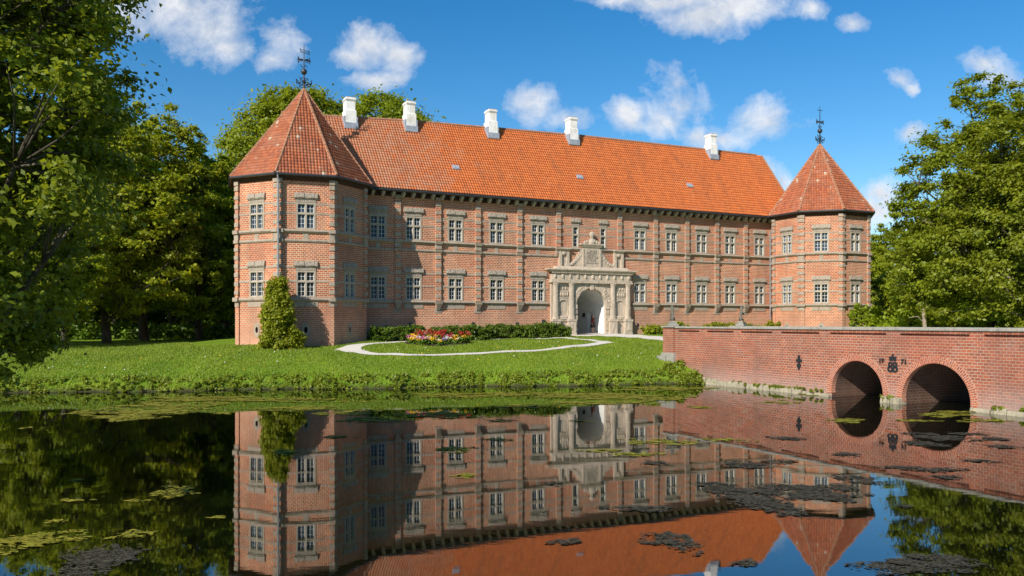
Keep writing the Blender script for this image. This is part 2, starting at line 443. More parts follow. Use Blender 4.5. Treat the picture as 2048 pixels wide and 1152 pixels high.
# --- window prototypes
def window_meshes(w, h, cols):
    f = MB(); j = .13
    f.box(-w / 2, -w / 2 + j, -.035, .175, 0, h); f.box(w / 2 - j, w / 2, -.035, .175, 0, h)
    f.box(-w / 2 + j, w / 2 - j, -.035, .175, h - .12, h); f.box(-w / 2 + j, w / 2 - j, -.04, .175, 0, .1)
    tz = h * .56
    f.box(-w / 2 + j, w / 2 - j, -.025, .175, tz, tz + .13)
    if cols == 2:
        f.box(-.065, .065, -.02, .175, .1, tz); f.box(-.065, .065, -.02, .175, tz + .13, h - .12)
        xr = [(-w / 2 + j, -.065), (.065, w / 2 - j)]
    else: xr = [(-w / 2 + j, w / 2 - j)]
    s = MB()
    for x0, x1 in xr:
        for z0, z1, nb in ((.1, tz, 2), (tz + .13, h - .12, 1)):
            e = .021
            s.box(x0, x0 + e, .1, .14, z0, z1); s.box(x1 - e, x1, .1, .14, z0, z1)
            s.box(x0 + e, x1 - e, .1, .14, z0, z0 + e); s.box(x0 + e, x1 - e, .1, .14, z1 - e, z1)
            xm = (x0 + x1) / 2; s.box(xm - .01, xm + .01, .105, .14, z0 + e, z1 - e)
            for k in range(nb):
                zz = z0 + (z1 - z0) * (k + 1) / (nb + 1)
                s.box(x0 + e, xm - .013, .105, .14, zz - .01, zz + .01); s.box(xm + .013, x1 - e, .105, .14, zz - .01, zz + .01)
    p = MB(); p.quad((-w / 2 + .05, .15, .05), (w / 2 - .05, .15, .05), (w / 2 - .05, .15, h - .05), (-w / 2 + .05, .15, h - .05))
    l = MB(); r2 = random.Random(int(w * 100))
    l.box(-w / 2 - .02, w / 2 + .02, -.05, .05, h, h + .24)                       # plain frieze
    l.frustum([(-w / 2 - .1, -.10), (w / 2 + .1, -.10), (w / 2 + .1, .05), (-w / 2 - .1, .05)], h + .24,
              [(-w / 2 - .17, -.17), (w / 2 + .17, -.17), (w / 2 + .17, .05), (-w / 2 - .17, .05)], h + .34)
    n = 7                                                                        # carved block: lumpy relief
    for k in range(n):
        x0 = -w / 2 - .13 + (w + .26) * k / n; x1 = x0 + (w + .26) / n
        d = .13 + .07 * r2.random()
        l.frustum([(x0, -d), (x1, -d), (x1, .05), (x0, .05)], h + .34, [(x0, -d + .07), (x1, -d + .07), (x1, .05), (x0, .05)], h + .66 + .05 * r2.random())
    return f, s, p, l
def proto_window(w, cols):
    f, s, p, l = window_meshes(w, WH, cols)
    wo = f.build('window', M['frame']); wo.parent = castle
    s.build('sash', M['sash'], wo); p.build('pane', M['glass'], wo); l.build('lintel', M['lintel'], wo)
    return wo
W2, W1 = proto_window(WW, 2), proto_window(.72, 1)
PB = bpy.data.meshes['pane'].copy(); PB.materials.clear(); PB.materials.append(M['glass_blue'])
PM = PB.copy(); PM.materials.clear(); PM.materials.append(M['glass_mid']); wcount = [0]
used = {W2: False, W1: False}
def put_window(proto, x, y, z, rz, blue=False):
    if not used[proto]: o = proto; used[proto] = True
    else: o = copy_tree(proto, castle)
    o.location = (x, y, z); o.rotation_euler = (0, 0, rz)
    wcount[0] += 1
    if not blue and proto is W2 and wcount[0] % 5 in (0, 3):
        for ch in o.children:
            if ch.name.startswith('pane'): ch.data = PM
    if blue and proto is W2:
        for ch in o.children:
            if ch.name.startswith('pane'): ch.data = PB

# --- facade
XW = [-19.6, -16.65, -13.0, -9.25, -5.28, 5.39, 8.98, 12.54, 16.04, 19.8]
XN = [-1.51, 1.37]
FX0, FX1 = -23.2, 24.4
fw = MB(); holes = []
for x in XW:
    for z in (WIN_L, WIN_U): holes.append((x - WW / 2 + .06 - FX0, x + WW / 2 - .06 - FX0, z + .05, z + WH - .05))
for x in XN: holes.append((x - .3 - FX0, x + .3 - FX0, WIN_U + .05, WIN_U + WH - .05))
holes_p = holes + [(-1.75 - FX0, 1.75 - FX0, -1.5, 3.9)]
wall_panel(fw, (FX0, 0), (1, 0), FX1 - FX0, -1.5, ZE, holes, .2, True) if False else None
def wall_multi(mb, o, d, L, z0, z1, holes, open_holes):
    wall_panel(mb, o, d, L, z0, z1, holes + open_holes, .18, False)
wall_multi(fw, (FX0, 0), (1, 0), FX1 - FX0, -1.5, ZE, holes, holes_p[-1:])
# rear and end walls, gables
RY = 10.0
def ridge_z(x): return 18.05 + CGZ(x)
def CGZ(x): return float(np.interp(x, [-24, -15.8, 2, 24.65], [.0, .45, .88, .98]))
fw.quad((FX1, 0, -1.5), (FX1, RY, -1.5), (FX1, RY, ZE), (FX1, RY / 2, ridge_z(FX1) - .15), (FX1, 0, ZE))
fw.quad((FX0 - 3, RY, -1.5), (FX0 - 3, 0, -1.5), (FX0 - 3, 0, ZE), (FX0 - 3, RY / 2, ridge_z(-26) - .15), (FX0 - 3, RY, ZE))
fw.quad((FX1, RY, -1.5), (FX0 - 3, RY, -1.5), (FX0 - 3, RY, ZE), (FX1, RY, ZE))
fw.quad((FX0 - 3, 0, -1.5), (FX0, 0, -1.5), (FX0, 0, ZE), (FX0 - 3, 0, ZE))
fw.build('wall', M['brick'], castle)
for i, x in enumerate(XW):
    put_window(W2, x, 0, WIN_U, 0, blue=(i < 5)); put_window(W2, x, 0, WIN_L, 0)
for x in XN: put_window(W1, x, 0, WIN_U, 0)

# --- pilasters with alternating stone blocks
XPU = [-18.0, -14.55, -11.0, -7.1, -3.3, 3.1, 7.1, 10.75, 14.35, 17.95, 21.6]
XPL = [x for x in XPU if abs(x) > 3.5]
for x in XPU:
    p = MB(); q = MB()
    if x in XPL:
        p.box(x - .22, x + .22, -.15, .02, ZL, ZE - .25)
        spans = [(ZL + .2, ZB - .2), (ZU + .25, ZE - .4)]
    else:
        p.box(x - .22, x + .22, -.15, .02, ZB, ZE - .25); spans = [(ZU + .25, ZE - .4)]
    po = p.build('pilaster', M['brick'], castle)
    for z0, z1 in spans:
        n = int((z1 - z0) / .62)
        for k in range(n):
            z = z0 + (z1 - z0) * k / n + .1
            dz = .02 * math.sin(k * 7 + x)
            q.box(x - .235, x + .235, -.17 - .03 * math.sin(k * 3 + x * 5) ** 2, .02, z + dz, z + .27 + dz)
    q.box(x - .25, x + .25, -.19, .02, ZE - .42, ZE - .2)
    q.box(x - .26, x + .26, -.2, .02, ZB + .12, ZU - .07)
    if x in XPL:       # pendant bracket under the lower course
        q.frustum([(x - .12, -.1), (x + .12, -.1), (x + .12, .02), (x - .12, .02)], ZL - .75, [(x - .26, -.36), (x + .26, -.36), (x + .26, .02), (x - .26, .02)], ZL - .22)
        q.box(x - .26, x + .26, -.3, .02, ZL - .22, ZL - .1)
        q.box(x - .3, x + .3, -.04, .02, ZL - .95, ZL - .55)
    q.build('quoin_trim', M['stone'], po)

# --- string courses and flush bands
def course(z, proud, h, gaps, name, brk, xs):
    m = MB()
    for x0, x1 in gaps:
        m.frustum([(x0, -proud * .5), (x1, -proud * .5), (x1, .02), (x0, .02)], z - h, [(x0, -proud), (x1, -proud), (x1, .02), (x0, .02)], z - h * .45)
        m.frustum([(x0, -proud), (x1, -proud), (x1, .02), (x0, .02)], z - h * .45, [(x0, -proud * .75), (x1, -proud * .75), (x1, .02), (x0, .02)], z + .05)
    for x in xs: m.frustum([(x - .3, -proud - .1), (x + .3, -proud - .1), (x + .3, .01), (x - .3, .01)], z - h, [(x - .33, -proud - .17), (x + .33, -proud - .17), (x + .33, .01), (x - .33, .01)], z + .053)
    m.build(name, M['stone'], castle)
course(ZL, .2, .22, [(FX0, -4.35), (4.45, FX1)], 'string_course', True, XPL)
course(ZU, .2, .2, [(FX0, FX1)], 'string_course', True, XPU)
course(ZB, .1, .17, [(FX0, -3.3), (3.45, FX1)], 'string_course', True, XPL)
m = MB()
for z in (ZL + 1.14, ZL + 2.15, ZU + 1.14, ZU + 1.85):
    xs = sorted(XW + (XN if z > ZU else []))
    edges = [FX0] + [e for x in xs for e in (x - (WW if x not in XN else .72) / 2 + .01, x + (WW if x not in XN else .72) / 2 - .01)] + [FX1]
    for a0, a1 in zip(edges[::2], edges[1::2]):
        if z < ZU and a0 < 0 < a1: m.box(a0, -4.3, -.025, .02, z, z + .13); m.box(4.4, a1, -.025, .02, z, z + .13)
        else: m.box(a0, a1, -.025, .02, z, z + .13)
for x in XW:
    m.box(x - .82, x + .82, -.03, .02, ZL - .62, ZL - .2)
    m.box(x - .17, x + .17, -.03, .02, ZB + .03, ZU - .18)
m.build('stone_trim', M['stone'], castle)

# --- eave: dark soffit, corbels, gutter
m = MB(); m.box(FX0, FX1 + .05, -.62, .0, ZE - .02, ZE + .06); m.box(FX0, FX1, -.05, .0, ZE - .34, ZE - .02)
m.build('eave_soffit', M['eave'], castle)
cb = None
for k in range(56):
    x = FX0 + .55 + k * .84
    if cb is None:
        c_ = MB(); c_.box(-.12, .12, -.52, .0, -.2, -.02); c_.frustum([(-.1, -.2), (.1, -.2), (.1, 0), (-.1, 0)], -.4, [(-.11, -.44), (.11, -.44), (.11, 0), (-.11, 0)], -.2)
        cb = c_.build('corbel', M['frame'], castle); o = cb
    else:
        o = cb.copy(); COL.objects.link(o)
    o.location = (x, -.06, ZE)
m = MB(); m.tube([(FX0 + .2, -.72, ZE + .06), (FX1 + .05, -.72, ZE + .06)], .1, 8); m.box(FX0 + .2, FX1 + .05, -.66, -.6, ZE - .02, ZE + .2)
m.build('gutter', M['gutter'], castle)

# --- pantiled roofs
def pantiles(name, mat, e0, eu, ev, nu, nv, tw, th, lim=None, parent=None, sag=None, lo=0.0):
    """e0 corner, eu unit along eave, ev unit up slope; lim(v)->(u0,u1)"""
    eu = np.array(eu); ev = np.array(ev); en = np.cross(eu, ev); e0 = np.array(e0)
    S = 4
    V = []; Fc = []; U = []; cnt = 0
    prof = np.array([.0, .055, .065, .03, .0]) ; ks = np.linspace(0, 1, S + 1)
    for r in range(nv):
        v0, v1 = r * th, (r + 1) * th + .05
        u0, u1 = (0, nu * tw) if lim is None else lim(v0 + th / 2)
        if u1 - u0 < .06: continue
        c0, c1 = int(math.floor(u0 / tw)), int(math.ceil(u1 / tw))
        for c in range(c0, c1):
            jig = .012 * math.sin(c * 12.9 + r * 78.2)
            us = np.clip((c + ks) * tw, u0, u1)
            hs = np.interp(us / tw - c, ks, prof)
            ring0 = e0 + np.outer(us, eu) + ev * (v0 + jig) + np.outer(hs + .06, en)
            ring1 = e0 + np.outer(us, eu) + ev * (v1 + jig) + np.outer(hs + .005, en)
            base = e0 + np.outer(us, eu) + ev * (v0 + jig) + np.outer(hs + .005, en)
            V.append(np.concatenate([base, ring0, ring1]))
            k = S + 1
            uu = (us / tw - c).clip(.02, .98) * tw + c * tw
            for a in range(S):
                Fc.append((cnt + a, cnt + a + 1, cnt + k + a + 1, cnt + k + a))
                Fc.append((cnt + k + a, cnt + k + a + 1, cnt + 2 * k + a + 1, cnt + 2 * k + a))
                va, vb = v0 + th * .1, v0 + th * .9
                U += [(uu[a], va), (uu[a + 1], va), (uu[a + 1], va), (uu[a], va), (uu[a], va), (uu[a + 1], va), (uu[a + 1], vb), (uu[a], vb)]
            cnt += 3 * k
    V = np.concatenate(V)
    if sag is not None: V = sag(V)
    return V, np.array(Fc), np.array(U)

GX1 = 24.75
slope = Vector((0, 5.72, 18.05 - ZE - .16)); SL = slope.length; su = slope.normalized()
nv = int(SL / TH_MAIN); TH = SL / nv; TW = .23
def sag(V):
    tt = np.clip((V[:, 1] + .72) / 5.72, 0, 1)
    V[:, 2] += tt * np.interp(V[:, 0], [-24, -15.8, 2, 24.65], [.0, .45, .88, .98]) - .05 * np.sin(tt * math.pi) + .02 * np.sin(V[:, 0] * .8) * tt
    return V
V, Fc, U = pantiles('roof', None, (FX0 - 3, -.72, ZE + .16), (1, 0, 0), tuple(su), int((GX1 - FX0 + 3) / TW), nv, TW, TH, sag=sag)
roof = np_mesh('roof', V, Fc, M['tile'], castle, uv=U)
mb_ = MB()
mb_.quad((FX0 - 3, 5, ridge_z(FX0 - 3)), (FX0 - 3, RY + .7, ZE + .1), (GX1, RY + .7, ZE + .1), (GX1, 5, ridge_z(GX1)))
# underlay just below the tiles, so no gap shows
mb_.quad((FX0 - 3, -.7, ZE + .1), (GX1 - .02, -.7, ZE + .1), (GX1 - .02, 5, ridge_z(GX1) - .1), (FX0 - 3, 5, ridge_z(FX0 - 3) - .1))
mb_.build('rear_roof', M['tile'], castle)
m = MB()
for k in range(140):
    x0 = FX0 - 3 + k * .358; x1 = x0 + .35
    if x1 > GX1: break
    m.tube([(x0, 5, ridge_z(x0) + .03), (x1, 5, ridge_z(x1) + .05)], [.13, .15], 8)
m.build('roof_ridge', M['ridge_tile'], castle)
# verge board at the gable
m = MB(); m.tube([(GX1, -.68, ZE + .2), (GX1, 2.2, ZE + .2 + (ridge_z(GX1) - ZE - .2) * .505), (GX1, 5, ridge_z(GX1) + .05)], .09, 6)
m.build('verge', M['ridge_tile'], castle)
# skylight vents
for px, py in ((911, 336), (1159, 355), (1379, 372)):
    r = (px - 1024) / F
    # intersect the pixel ray with the front slope
    best = None
    for y in np.linspace(-.5, 5, 400):
        x = (74 * r + .8984 * r * y - 7 + .4391 * y) / (.8984 - .4391 * r)
        d = cl(x, y)[1]; z = EYE + (HOR - py) / F * d - CG
        zr = ZE + .16 + (y + .72) / 5.72 * (ridge_z(x) - ZE - .16)
        if best is None or abs(z - zr) < best[0]: best = (abs(z - zr), x, y, zr)
    _, x, y, zr = best
    m = MB(); Mx = Matrix.Translation((x, y, zr + .05)) @ Matrix.Rotation(math.atan2(su.z, su.y), 4, 'X')
    m.box(-.3, -.03, -.2, .2, 0, .1, Mx); m.box(.03, .3, -.2, .2, 0, .1, Mx); m.box(-.36, .36, -.28, -.2, 0, .07, Mx)
    m.build('roof_vent', M['lead'], castle)

# --- chimneys
for px, w in ((699, 1.15), (819, 1.12), (982, 1.1), (1143, 1.12), (1422, 1.1)):
    r = (px - 1024) / F; y = 4.55
    x = (74 * r + .8984 * r * y - 7 + .4391 * y) / (.8984 - .4391 * r)
    rz = ridge_z(x) - .3; h = w * .41
    m = MB(); yb = y
    m.box(x - h, x + h, yb - .5, yb + .6, rz - 1.2, rz + .75)
    m.frustum([(x - h, yb - .5), (x + h, yb - .5), (x + h, yb + .6), (x - h, yb + .6)], rz + .75, [(x - h + .07, yb - .41), (x + h - .07, yb - .41), (x + h - .07, yb + .51), (x - h + .07, yb + .51)], rz + .81)
    m.box(x - h + .07, x + h - .07, yb - .41, yb + .51, rz + .81, rz + 1.55)
    m.box(x - h + .04, x + h - .04, yb - .45, yb + .55, rz + 1.55, rz + 1.63)
    m.box(x - h + .01, x + h - .01, yb - .49, yb + .59, rz + 1.63, rz + 1.76)
    m.box(x - h + .05, x + h - .05, yb - .45, yb + .55, rz + 1.76, rz + 1.84)
    c_ = m.build('chimney', M['white'], castle, bevel=.02)
    f_ = MB(); f_.box(x - h - .1, x + h + .1, yb - .62, yb - .502, rz - .8, rz - .3); f_.box(x - h - .1, x - h - .003, yb - .5, yb + .4, rz - .8, rz + .25); f_.box(x + h + .003, x + h + .1, yb - .5, yb + .4, rz - .8, rz + .25)
    f_.build('flashing', M['lead'], c_)
    f_ = MB(); f_.box(x - h + .12, x + h - .12, yb - .36, yb + .46, rz + 1.84, rz + 1.9)
    f_.build('chimney_cap', M['ridge_tile'], c_)

# --- towers
def octo(cx, cy, r, a0): return [(cx + r * math.sin(a0 + R(22.5 + 45 * k)), cy - r * math.cos(a0 + R(22.5 + 45 * k))) for k in range(8)]
def tower(cx, cy, r, a0, face_list, apex, blue_faces=()):
    # vertex k lies between face k and face k+1; face k has its normal at a0+45k
    face_list = [k % 8 for k in face_list]; blue_faces = [k % 8 for k in blue_faces]
    P = octo(cx, cy, r, a0)
    m = MB()
    ap = r * math.cos(R(22.5)); side = 2 * r * math.sin(R(22.5))
    for k in range(8):
        p0, p1 = P[k - 1], P[k]
        d = ((p1[0] - p0[0]) / side, (p1[1] - p0[1]) / side)
        hs = []
        if k in face_list:
            for z in (WIN_L, WIN_U): hs.append((side / 2 - WW / 2 + .06, side / 2 + WW / 2 - .06, z + .05, z + WH - .05))
            hs.append((side / 2 - .13, side / 2 + .13, .25, .75))
        wall_panel(m, p0, d, side, -1.6, ZE, hs, .2, False)
    tw = m.build('tower_wall', M['brick'], castle)
    st = MB()
    oct_ring = lambda rr: octo(cx, cy, rr / math.cos(R(22.5)) if False else rr, a0)
    for z, proud, h in ((ZL, .2, .22), (ZU, .2, .2), (ZB, .12, .17)):
        st.frustum(oct_ring(r + proud * .5), z - h, oct_ring(r + proud), z - h * .45)
        st.frustum(oct_ring(r + proud), z - h * .45, oct_ring(r + proud * .8), z + .05)
    voids = MB()
    bands = MB()
    for k in face_list:
        ang = a0 + R(45 * k); nx, ny = math.sin(ang), -math.cos(ang)
        fx, fy = cx + nx * ap, cy + ny * ap
        for z in (WIN_L, WIN_U): put_window(W2, fx, fy, z, ang, blue=(k in blue_faces and z == WIN_U))
        Mx = Matrix.Translation((fx, fy, 0)) @ Matrix.Rotation(ang, 4, 'Z')
        # keyhole loop: oval stone ring round a dark hole
        for q in range(12):
            a1, a2 = 2 * math.pi * q / 12, 2 * math.pi * (q + 1) / 12
            e = lambda rr, a: (rr * math.cos(a) * .62, .5 + rr * 1.15 * math.sin(a))
            pts = [e(.48, a1), e(.48, a2), e(.2, a2), e(.2, a1)]
            P8 = [Mx @ Vector((x, -.03, z)) for x, z in pts]
            bands.quad(*[tuple(v) for v in (P8[3], P8[2], P8[1], P8[0])])
            W8 = [Mx @ Vector((x, .02, z)) for x, z in pts[:2]]
            bands.quad(tuple(P8[0]), tuple(P8[1]), tuple(W8[1]), tuple(W8[0]))
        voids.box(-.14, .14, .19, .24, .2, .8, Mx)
        hs = side / 2
        for z in (ZL + 1.14, ZL + 2.15, ZU + 1.14, ZU + 1.85, ZU + 2.9):
            if z > ZU + 2.5: continue
            bands.box(-hs, -WW / 2 + .01, -.025, .03, z, z + .13, Mx); bands.box(WW / 2 - .01, hs, -.025, .03, z, z + .13, Mx)
        bands.box(-.85, .85, -.03, .03, ZL - .62, ZL - .2, Mx); bands.box(-.19, .19, -.03, .03, ZB + .03, ZU - .18, Mx)
    # corner strips with stone blocks
    def strip(mbx, k, half, proud, z0, z1):
        v = P[k]; pa, pb = P[k - 1], P[(k + 1) % 8]
        da = ((pa[0] - v[0]) / side, (pa[1] - v[1]) / side); db = ((pb[0] - v[0]) / side, (pb[1] - v[1]) / side)
        angA, angB = a0 + R(45 * k), a0 + R(45 * (k + 1))
        na, nb = (math.sin(angA), -math.cos(angA)), (math.sin(angB), -math.cos(angB))
        A = (v[0] + da[0] * half, v[1] + da[1] * half); B = (v[0] + db[0] * half, v[1] + db[1] * half)
        ang = a0 + R(45 * k + 22.5); kk = proud / math.cos(R(22.5))
        top = (v[0] + math.sin(ang) * kk, v[1] - math.cos(ang) * kk)
        inn = (v[0] - math.sin(ang) * .3, v[1] + math.cos(ang) * .3)
        mbx.prism([inn, (A[0] - na[0] * .02, A[1] - na[1] * .02), (A[0] + na[0] * proud, A[1] + na[1] * proud), top,
                   (B[0] + nb[0] * proud, B[1] + nb[1] * proud), (B[0] - nb[0] * .02, B[1] - nb[1] * .02)], z0, z1)
    bs = MB(); sb = MB()
    for k in sorted(set(face_list) | {(f - 1) % 8 for f in face_list}):
        strip(bs, k, .30, .10, -1.6, ZL - .3); strip(bs, k, .26, .13, ZL, ZE - .2)
        for z0, z1 in ((ZL + .2, ZB - .2), (ZU + .25, ZE - .35)):
            n = int((z1 - z0) / .62)
            for q in range(n):
                z = z0 + (z1 - z0) * q / n + .1 + .03 * math.sin(q * 5 + k * 3)
                strip(sb, k, .29, .17 + .03 * math.sin(q * 3 + k) ** 2, z, z + .28)
        strip(sb, k, .3, .18, ZB + .06, ZU - .15); strip(sb, k, .31, .13, ZL - .62, ZL - .2); strip(sb, k, .3, .2, ZE - .5, ZE - .2)
        strip(sb, k, .34, .3, ZU - .2, ZU + .06); strip(sb, k, .34, .3, ZL - .22, ZL + .06); strip(sb, k, .33, .24, ZB - .17, ZB + .055)
    bs.build('corner_pilaster', M['brick'], castle)
    sb.build('quoin_trim', M['stone'], castle)
    st.build('tower_string_course', M['stone'], castle)
    bands.build('tower_stone_trim', M['stone'], castle)
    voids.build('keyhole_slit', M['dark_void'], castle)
    # cornice and gutter
    cn = MB(); cn.frustum(octo(cx, cy, r + .05, a0), ZE - .3, octo(cx, cy, r + .32, a0), ZE - .02); cn.frustum(octo(cx, cy, r + .42, a0), ZE - .02, octo(cx, cy, r + .45, a0), ZE + .03)
    cn.build('tower_eave', M['eave'], castle)
    gt = MB(); Q = octo(cx, cy, r + .5, a0)
    for k in range(8): gt.tube([(*Q[k - 1], ZE + .06), (*Q[k], ZE + .06)], .1, 8)
    gt.build('tower_gutter', M['gutter'], castle)
    # tiled roof: eight triangular slopes with a slight bell-cast
    rr = r + .48; E = octo(cx, cy, rr, a0); A = Vector(apex)
    Vs, Fs, Us = [], [], []; off = 0
    for k in range(8):
        p0, p1 = Vector((*E[k - 1], ZE + .08)), Vector((*E[k], ZE + .08))
        eu = (p1 - p0).normalized(); L = (p1 - p0).length; mid = (p0 + p1) / 2
        foot = p0 + eu * (A - p0).dot(eu); ev = (A - foot); H = ev.length; ev.normalize(); ua = (A - p0).dot(eu)
        lim = lambda v, L=L, H=H, ua=ua: (ua * v / H, L + (ua - L) * v / H)
        th = .30; nvv = int(H / th)
        V, Fc, U = pantiles('t', None, tuple(p0), tuple(eu), tuple(ev), 0, nvv, .23, H / nvv, lim=lim)
        Vs.append(V); Fs.append(Fc + off); U = U + np.array([k * 23.0, 0]); Us.append(U); off += len(V)
    V = np.concatenate(Vs)
    tr = np_mesh('tower_roof', V, np.concatenate(Fs), M['tower_tile'], castle, uv=np.concatenate(Us))
    hp = MB()
    for k in range(8):
        p = Vector((*E[k], ZE + .1)); n = 24
        for q in range(n):
            a_, b_ = p.lerp(A, q / n), p.lerp(A, (q + .97) / n)
            hp.tube([a_ + Vector((0, 0, .05)), b_ + Vector((0, 0, .06))], [.14, .11], 6)
    hp.build('hip_ridge', M['ridge_tile'], tr)
    core = MB()
    for k in range(8): core.quad((*E[k - 1], ZE + .05), (*E[k], ZE + .05), (A.x, A.y, A.z - .05))
    core.build('roof_core', M['tower_tile'], tr)
    return P
LT = (-25.55, .72); RT = (24.75, -3.15)
PL = tower(LT[0], LT[1], 5.05, R(-7), (-1, 0, 1, 2), (LT[0] + .3, LT[1] + .1, 18.97), blue_faces=(0,))
PR = tower(RT[0], RT[1], 4.7, 0.0, (-2, -1, 0, 1), (RT[0], RT[1], 18.67), blue_faces=(-1,))

# --- weather vanes
def curl(m, base, dx, dz, r, flip=1):
    pts = []
    for q in range(9):
        a = q / 8 * 1.6 * math.pi
        pts.append((base[0] + dx * (q / 8) + r * (1 - math.cos(a)) * .3 * (1 if dx > 0 else -1), base[1], base[2] + dz * q / 8 + flip * r * math.sin(a)))
    m.tube(pts, .028, 5)
def vane(x, y, z, kind):
    m = MB(); Hh = 3.55 if kind else 3.9
    m.tube([(x, y, z - .3), (x, y, z + Hh * .5), (x, y, z + Hh)], [.07, .05, .025], 6)
    m.lathe([(.05, z + .0), (.12, z + .06), (.05, z + .2)], x, y, 8); m.lathe([(.05, z + .55), (.14, z + .62), (.16, z + .7), (.05, z + .85)], x, y, 8)
    for s in (-1, 1):
        for zz, L in ((.3, .45), (.55, .5), (.85, .35)):
            curl(m, (x, y, z + zz), s * L, .12, .1, s)
            curl(m, (x, y, z + zz + .1), s * L * .8, -.1, .09, -s)
        m.tube([(x + s * .05, y, z + .4), (x + s * .52, y, z + .62)], .03, 5)
        m.tube([(x + s * .54, y, z + .42), (x + s * .58, y, z + .86)], [.02, .05], 5); m.ball((x + s * .55, y, z + .62), .07, 6, 4)
        zz = 1.95; curl(m, (x, y, z + zz - .1), s * .25, .1, .08, s)
        zz = 2.35
        m.tube([(x + s * .04, y, z + zz), (x + s * .55, y, z + zz - .1 * s * .3)], .03, 5)
        m.tube([(x + s * .44, y, z + zz - .24), (x + s * .44, y, z + zz + .26)], .035, 5)
        for q in (.12, .24, .34): m.ball((x + s * q, y, z + zz + .05 * (-1) ** int(q * 100)), .06, 6, 4)
        curl(m, (x + s * .1, y, z + zz), s * .3, .1, .1, s); curl(m, (x + s * .1, y, z + zz), s * .3, -.12, .1, -s)
    if kind:    # pennon with bars
        for k in range(3): m.tube([(x - .32, y, z + 2.92 + k * .11 + .04), (x + .4, y, z + 2.86 + k * .11)], .02, 5)
        m.tube([(x + .4, y, z + 2.82), (x + .4, y, z + 3.18)], .025, 5); m.tube([(x - .2, y, z + 3.0), (x - .32, y, z + 3.25)], .02, 5)
    else:
        m.tube([(x - .36, y, z + Hh - .38), (x + .36, y, z + Hh - .38)], .03, 5)
    o = m.build('weather_vane', M['black'], castle)
    b_ = MB(); b_.ball((x, y, z + 1.48), .24, 16, 10); b_.build('ball', M['gutter'], o, smooth=True)
vane(LT[0] + .3, LT[1] + .1, 18.9, 1); vane(RT[0], RT[1], 18.6, 0)

# --- downpipes
def pipe(pts, r=.075, mat='pipe'):
    m = MB(); m.tube(pts, r, 8)
    for p, q in zip(pts, pts[1:]):
        if abs(p[2] - q[2]) > 3:
            n = 4
            for k in range(1, n):
                z = p[2] + (q[2] - p[2]) * k / n
                m.tube([(p[0], p[1], z - .05), (p[0], p[1], z + .05)], r * 1.5, 8)
    m.build('downpipe', M[mat], castle)
v = PL[7]; d = Vector((v[0] - LT[0], v[1] - LT[1])).normalized()
o2 = lambda k: (v[0] + d.x * k + .17, v[1] + d.y * k)
pipe([(*o2(.55), ZE + .05), (*o2(.42), ZE - .3), (*o2(.42), -.9)])
pipe([(21.0, -.7, ZE + .05), (21.0, -.72, ZE - .25), (20.92, -.62, ZE - .9), (20.92, -.35, ZE - 1.6), (20.92, -.35, -.5)])
v = PR[1]; d = Vector((v[0] - RT[0], v[1] - RT[1])).normalized()
pipe([(*(v[0] + d.x * .5, v[1] + d.y * .5), ZE + .05), (v[0] + d.x * .3 , v[1] + d.y * .3, ZE - .5), (v[0] + d.x * .3, v[1] + d.y * .3, -.5)])
# cellar hatches
m = MB()
for x, z, w in ((-22.0, .9, .16), (-16.9, .72, .3), (-11.4, .75, .3), (-7.3, .75, .28), (-4.75, .8, .3), (5.15, .65, .22)): m.box(x - w / 2, x + w / 2, -.03, .01, z, z + (.5 if abs(x + 4.75) < .1 else .3))
m.build('cellar_hatch', M['gutter'], castle)

# ---------------------------------------------------------------- portal
PC = .03
por = MB()
PW, SP, AR = 4.12, 2.55, 1.52       # half width, arch springing, arch radius (local heights)
def arch_slab(m, y0, y1, xl, xr, zt, cx, sp, ar, zb=-.6, n=20):
    xs = [cx - ar * math.cos(math.pi * k / n) for k in range(n + 1)]; zs = [sp + ar * math.sin(math.pi * k / n) for k in range(n + 1)]
    m.quad((xl, y0, zb), (xs[0], y0, zb), (xs[0], y0, sp), (xs[0], y0, zt), (xl, y0, zt))
    m.quad((xs[-1], y0, zb), (xr, y0, zb), (xr, y0, zt), (xs[-1], y0, zt), (xs[-1], y0, sp))
    for k in range(n):
        m.quad((xs[k], y0, zs[k]), (xs[k + 1], y0, zs[k + 1]), (xs[k + 1], y0, zt), (xs[k], y0, zt))
        m.quad((xs[k], y0, zs[k]), (xs[k], y1, zs[k]), (xs[k + 1], y1, zs[k + 1]), (xs[k + 1], y0, zs[k + 1]))
    m.quad((xs[0], y0, zb), (xs[0], y1, zb), (xs[0], y1, sp), (xs[0], y0, sp)); m.quad((xs[-1], y0, zb), (xs[-1], y0, sp), (xs[-1], y1, sp), (xs[-1], y1, zb))
    m.quad((xl, y1, zb), (xl, y0, zb), (xl, y0, zt), (xl, y1, zt)); m.quad((xr, y0, zb), (xr, y1, zb), (xr, y1, zt), (xr, y0, zt))
    m.quad((xl, y0, zt), (xr, y0, zt), (xr, y1, zt), (xl, y1, zt))
arch_slab(por, -.42, .22, PC - PW, PC + PW, 4.52, PC, SP, AR)
portal = por.build('portal', M['portal'], castle); portal.scale = (1, .48, 1)
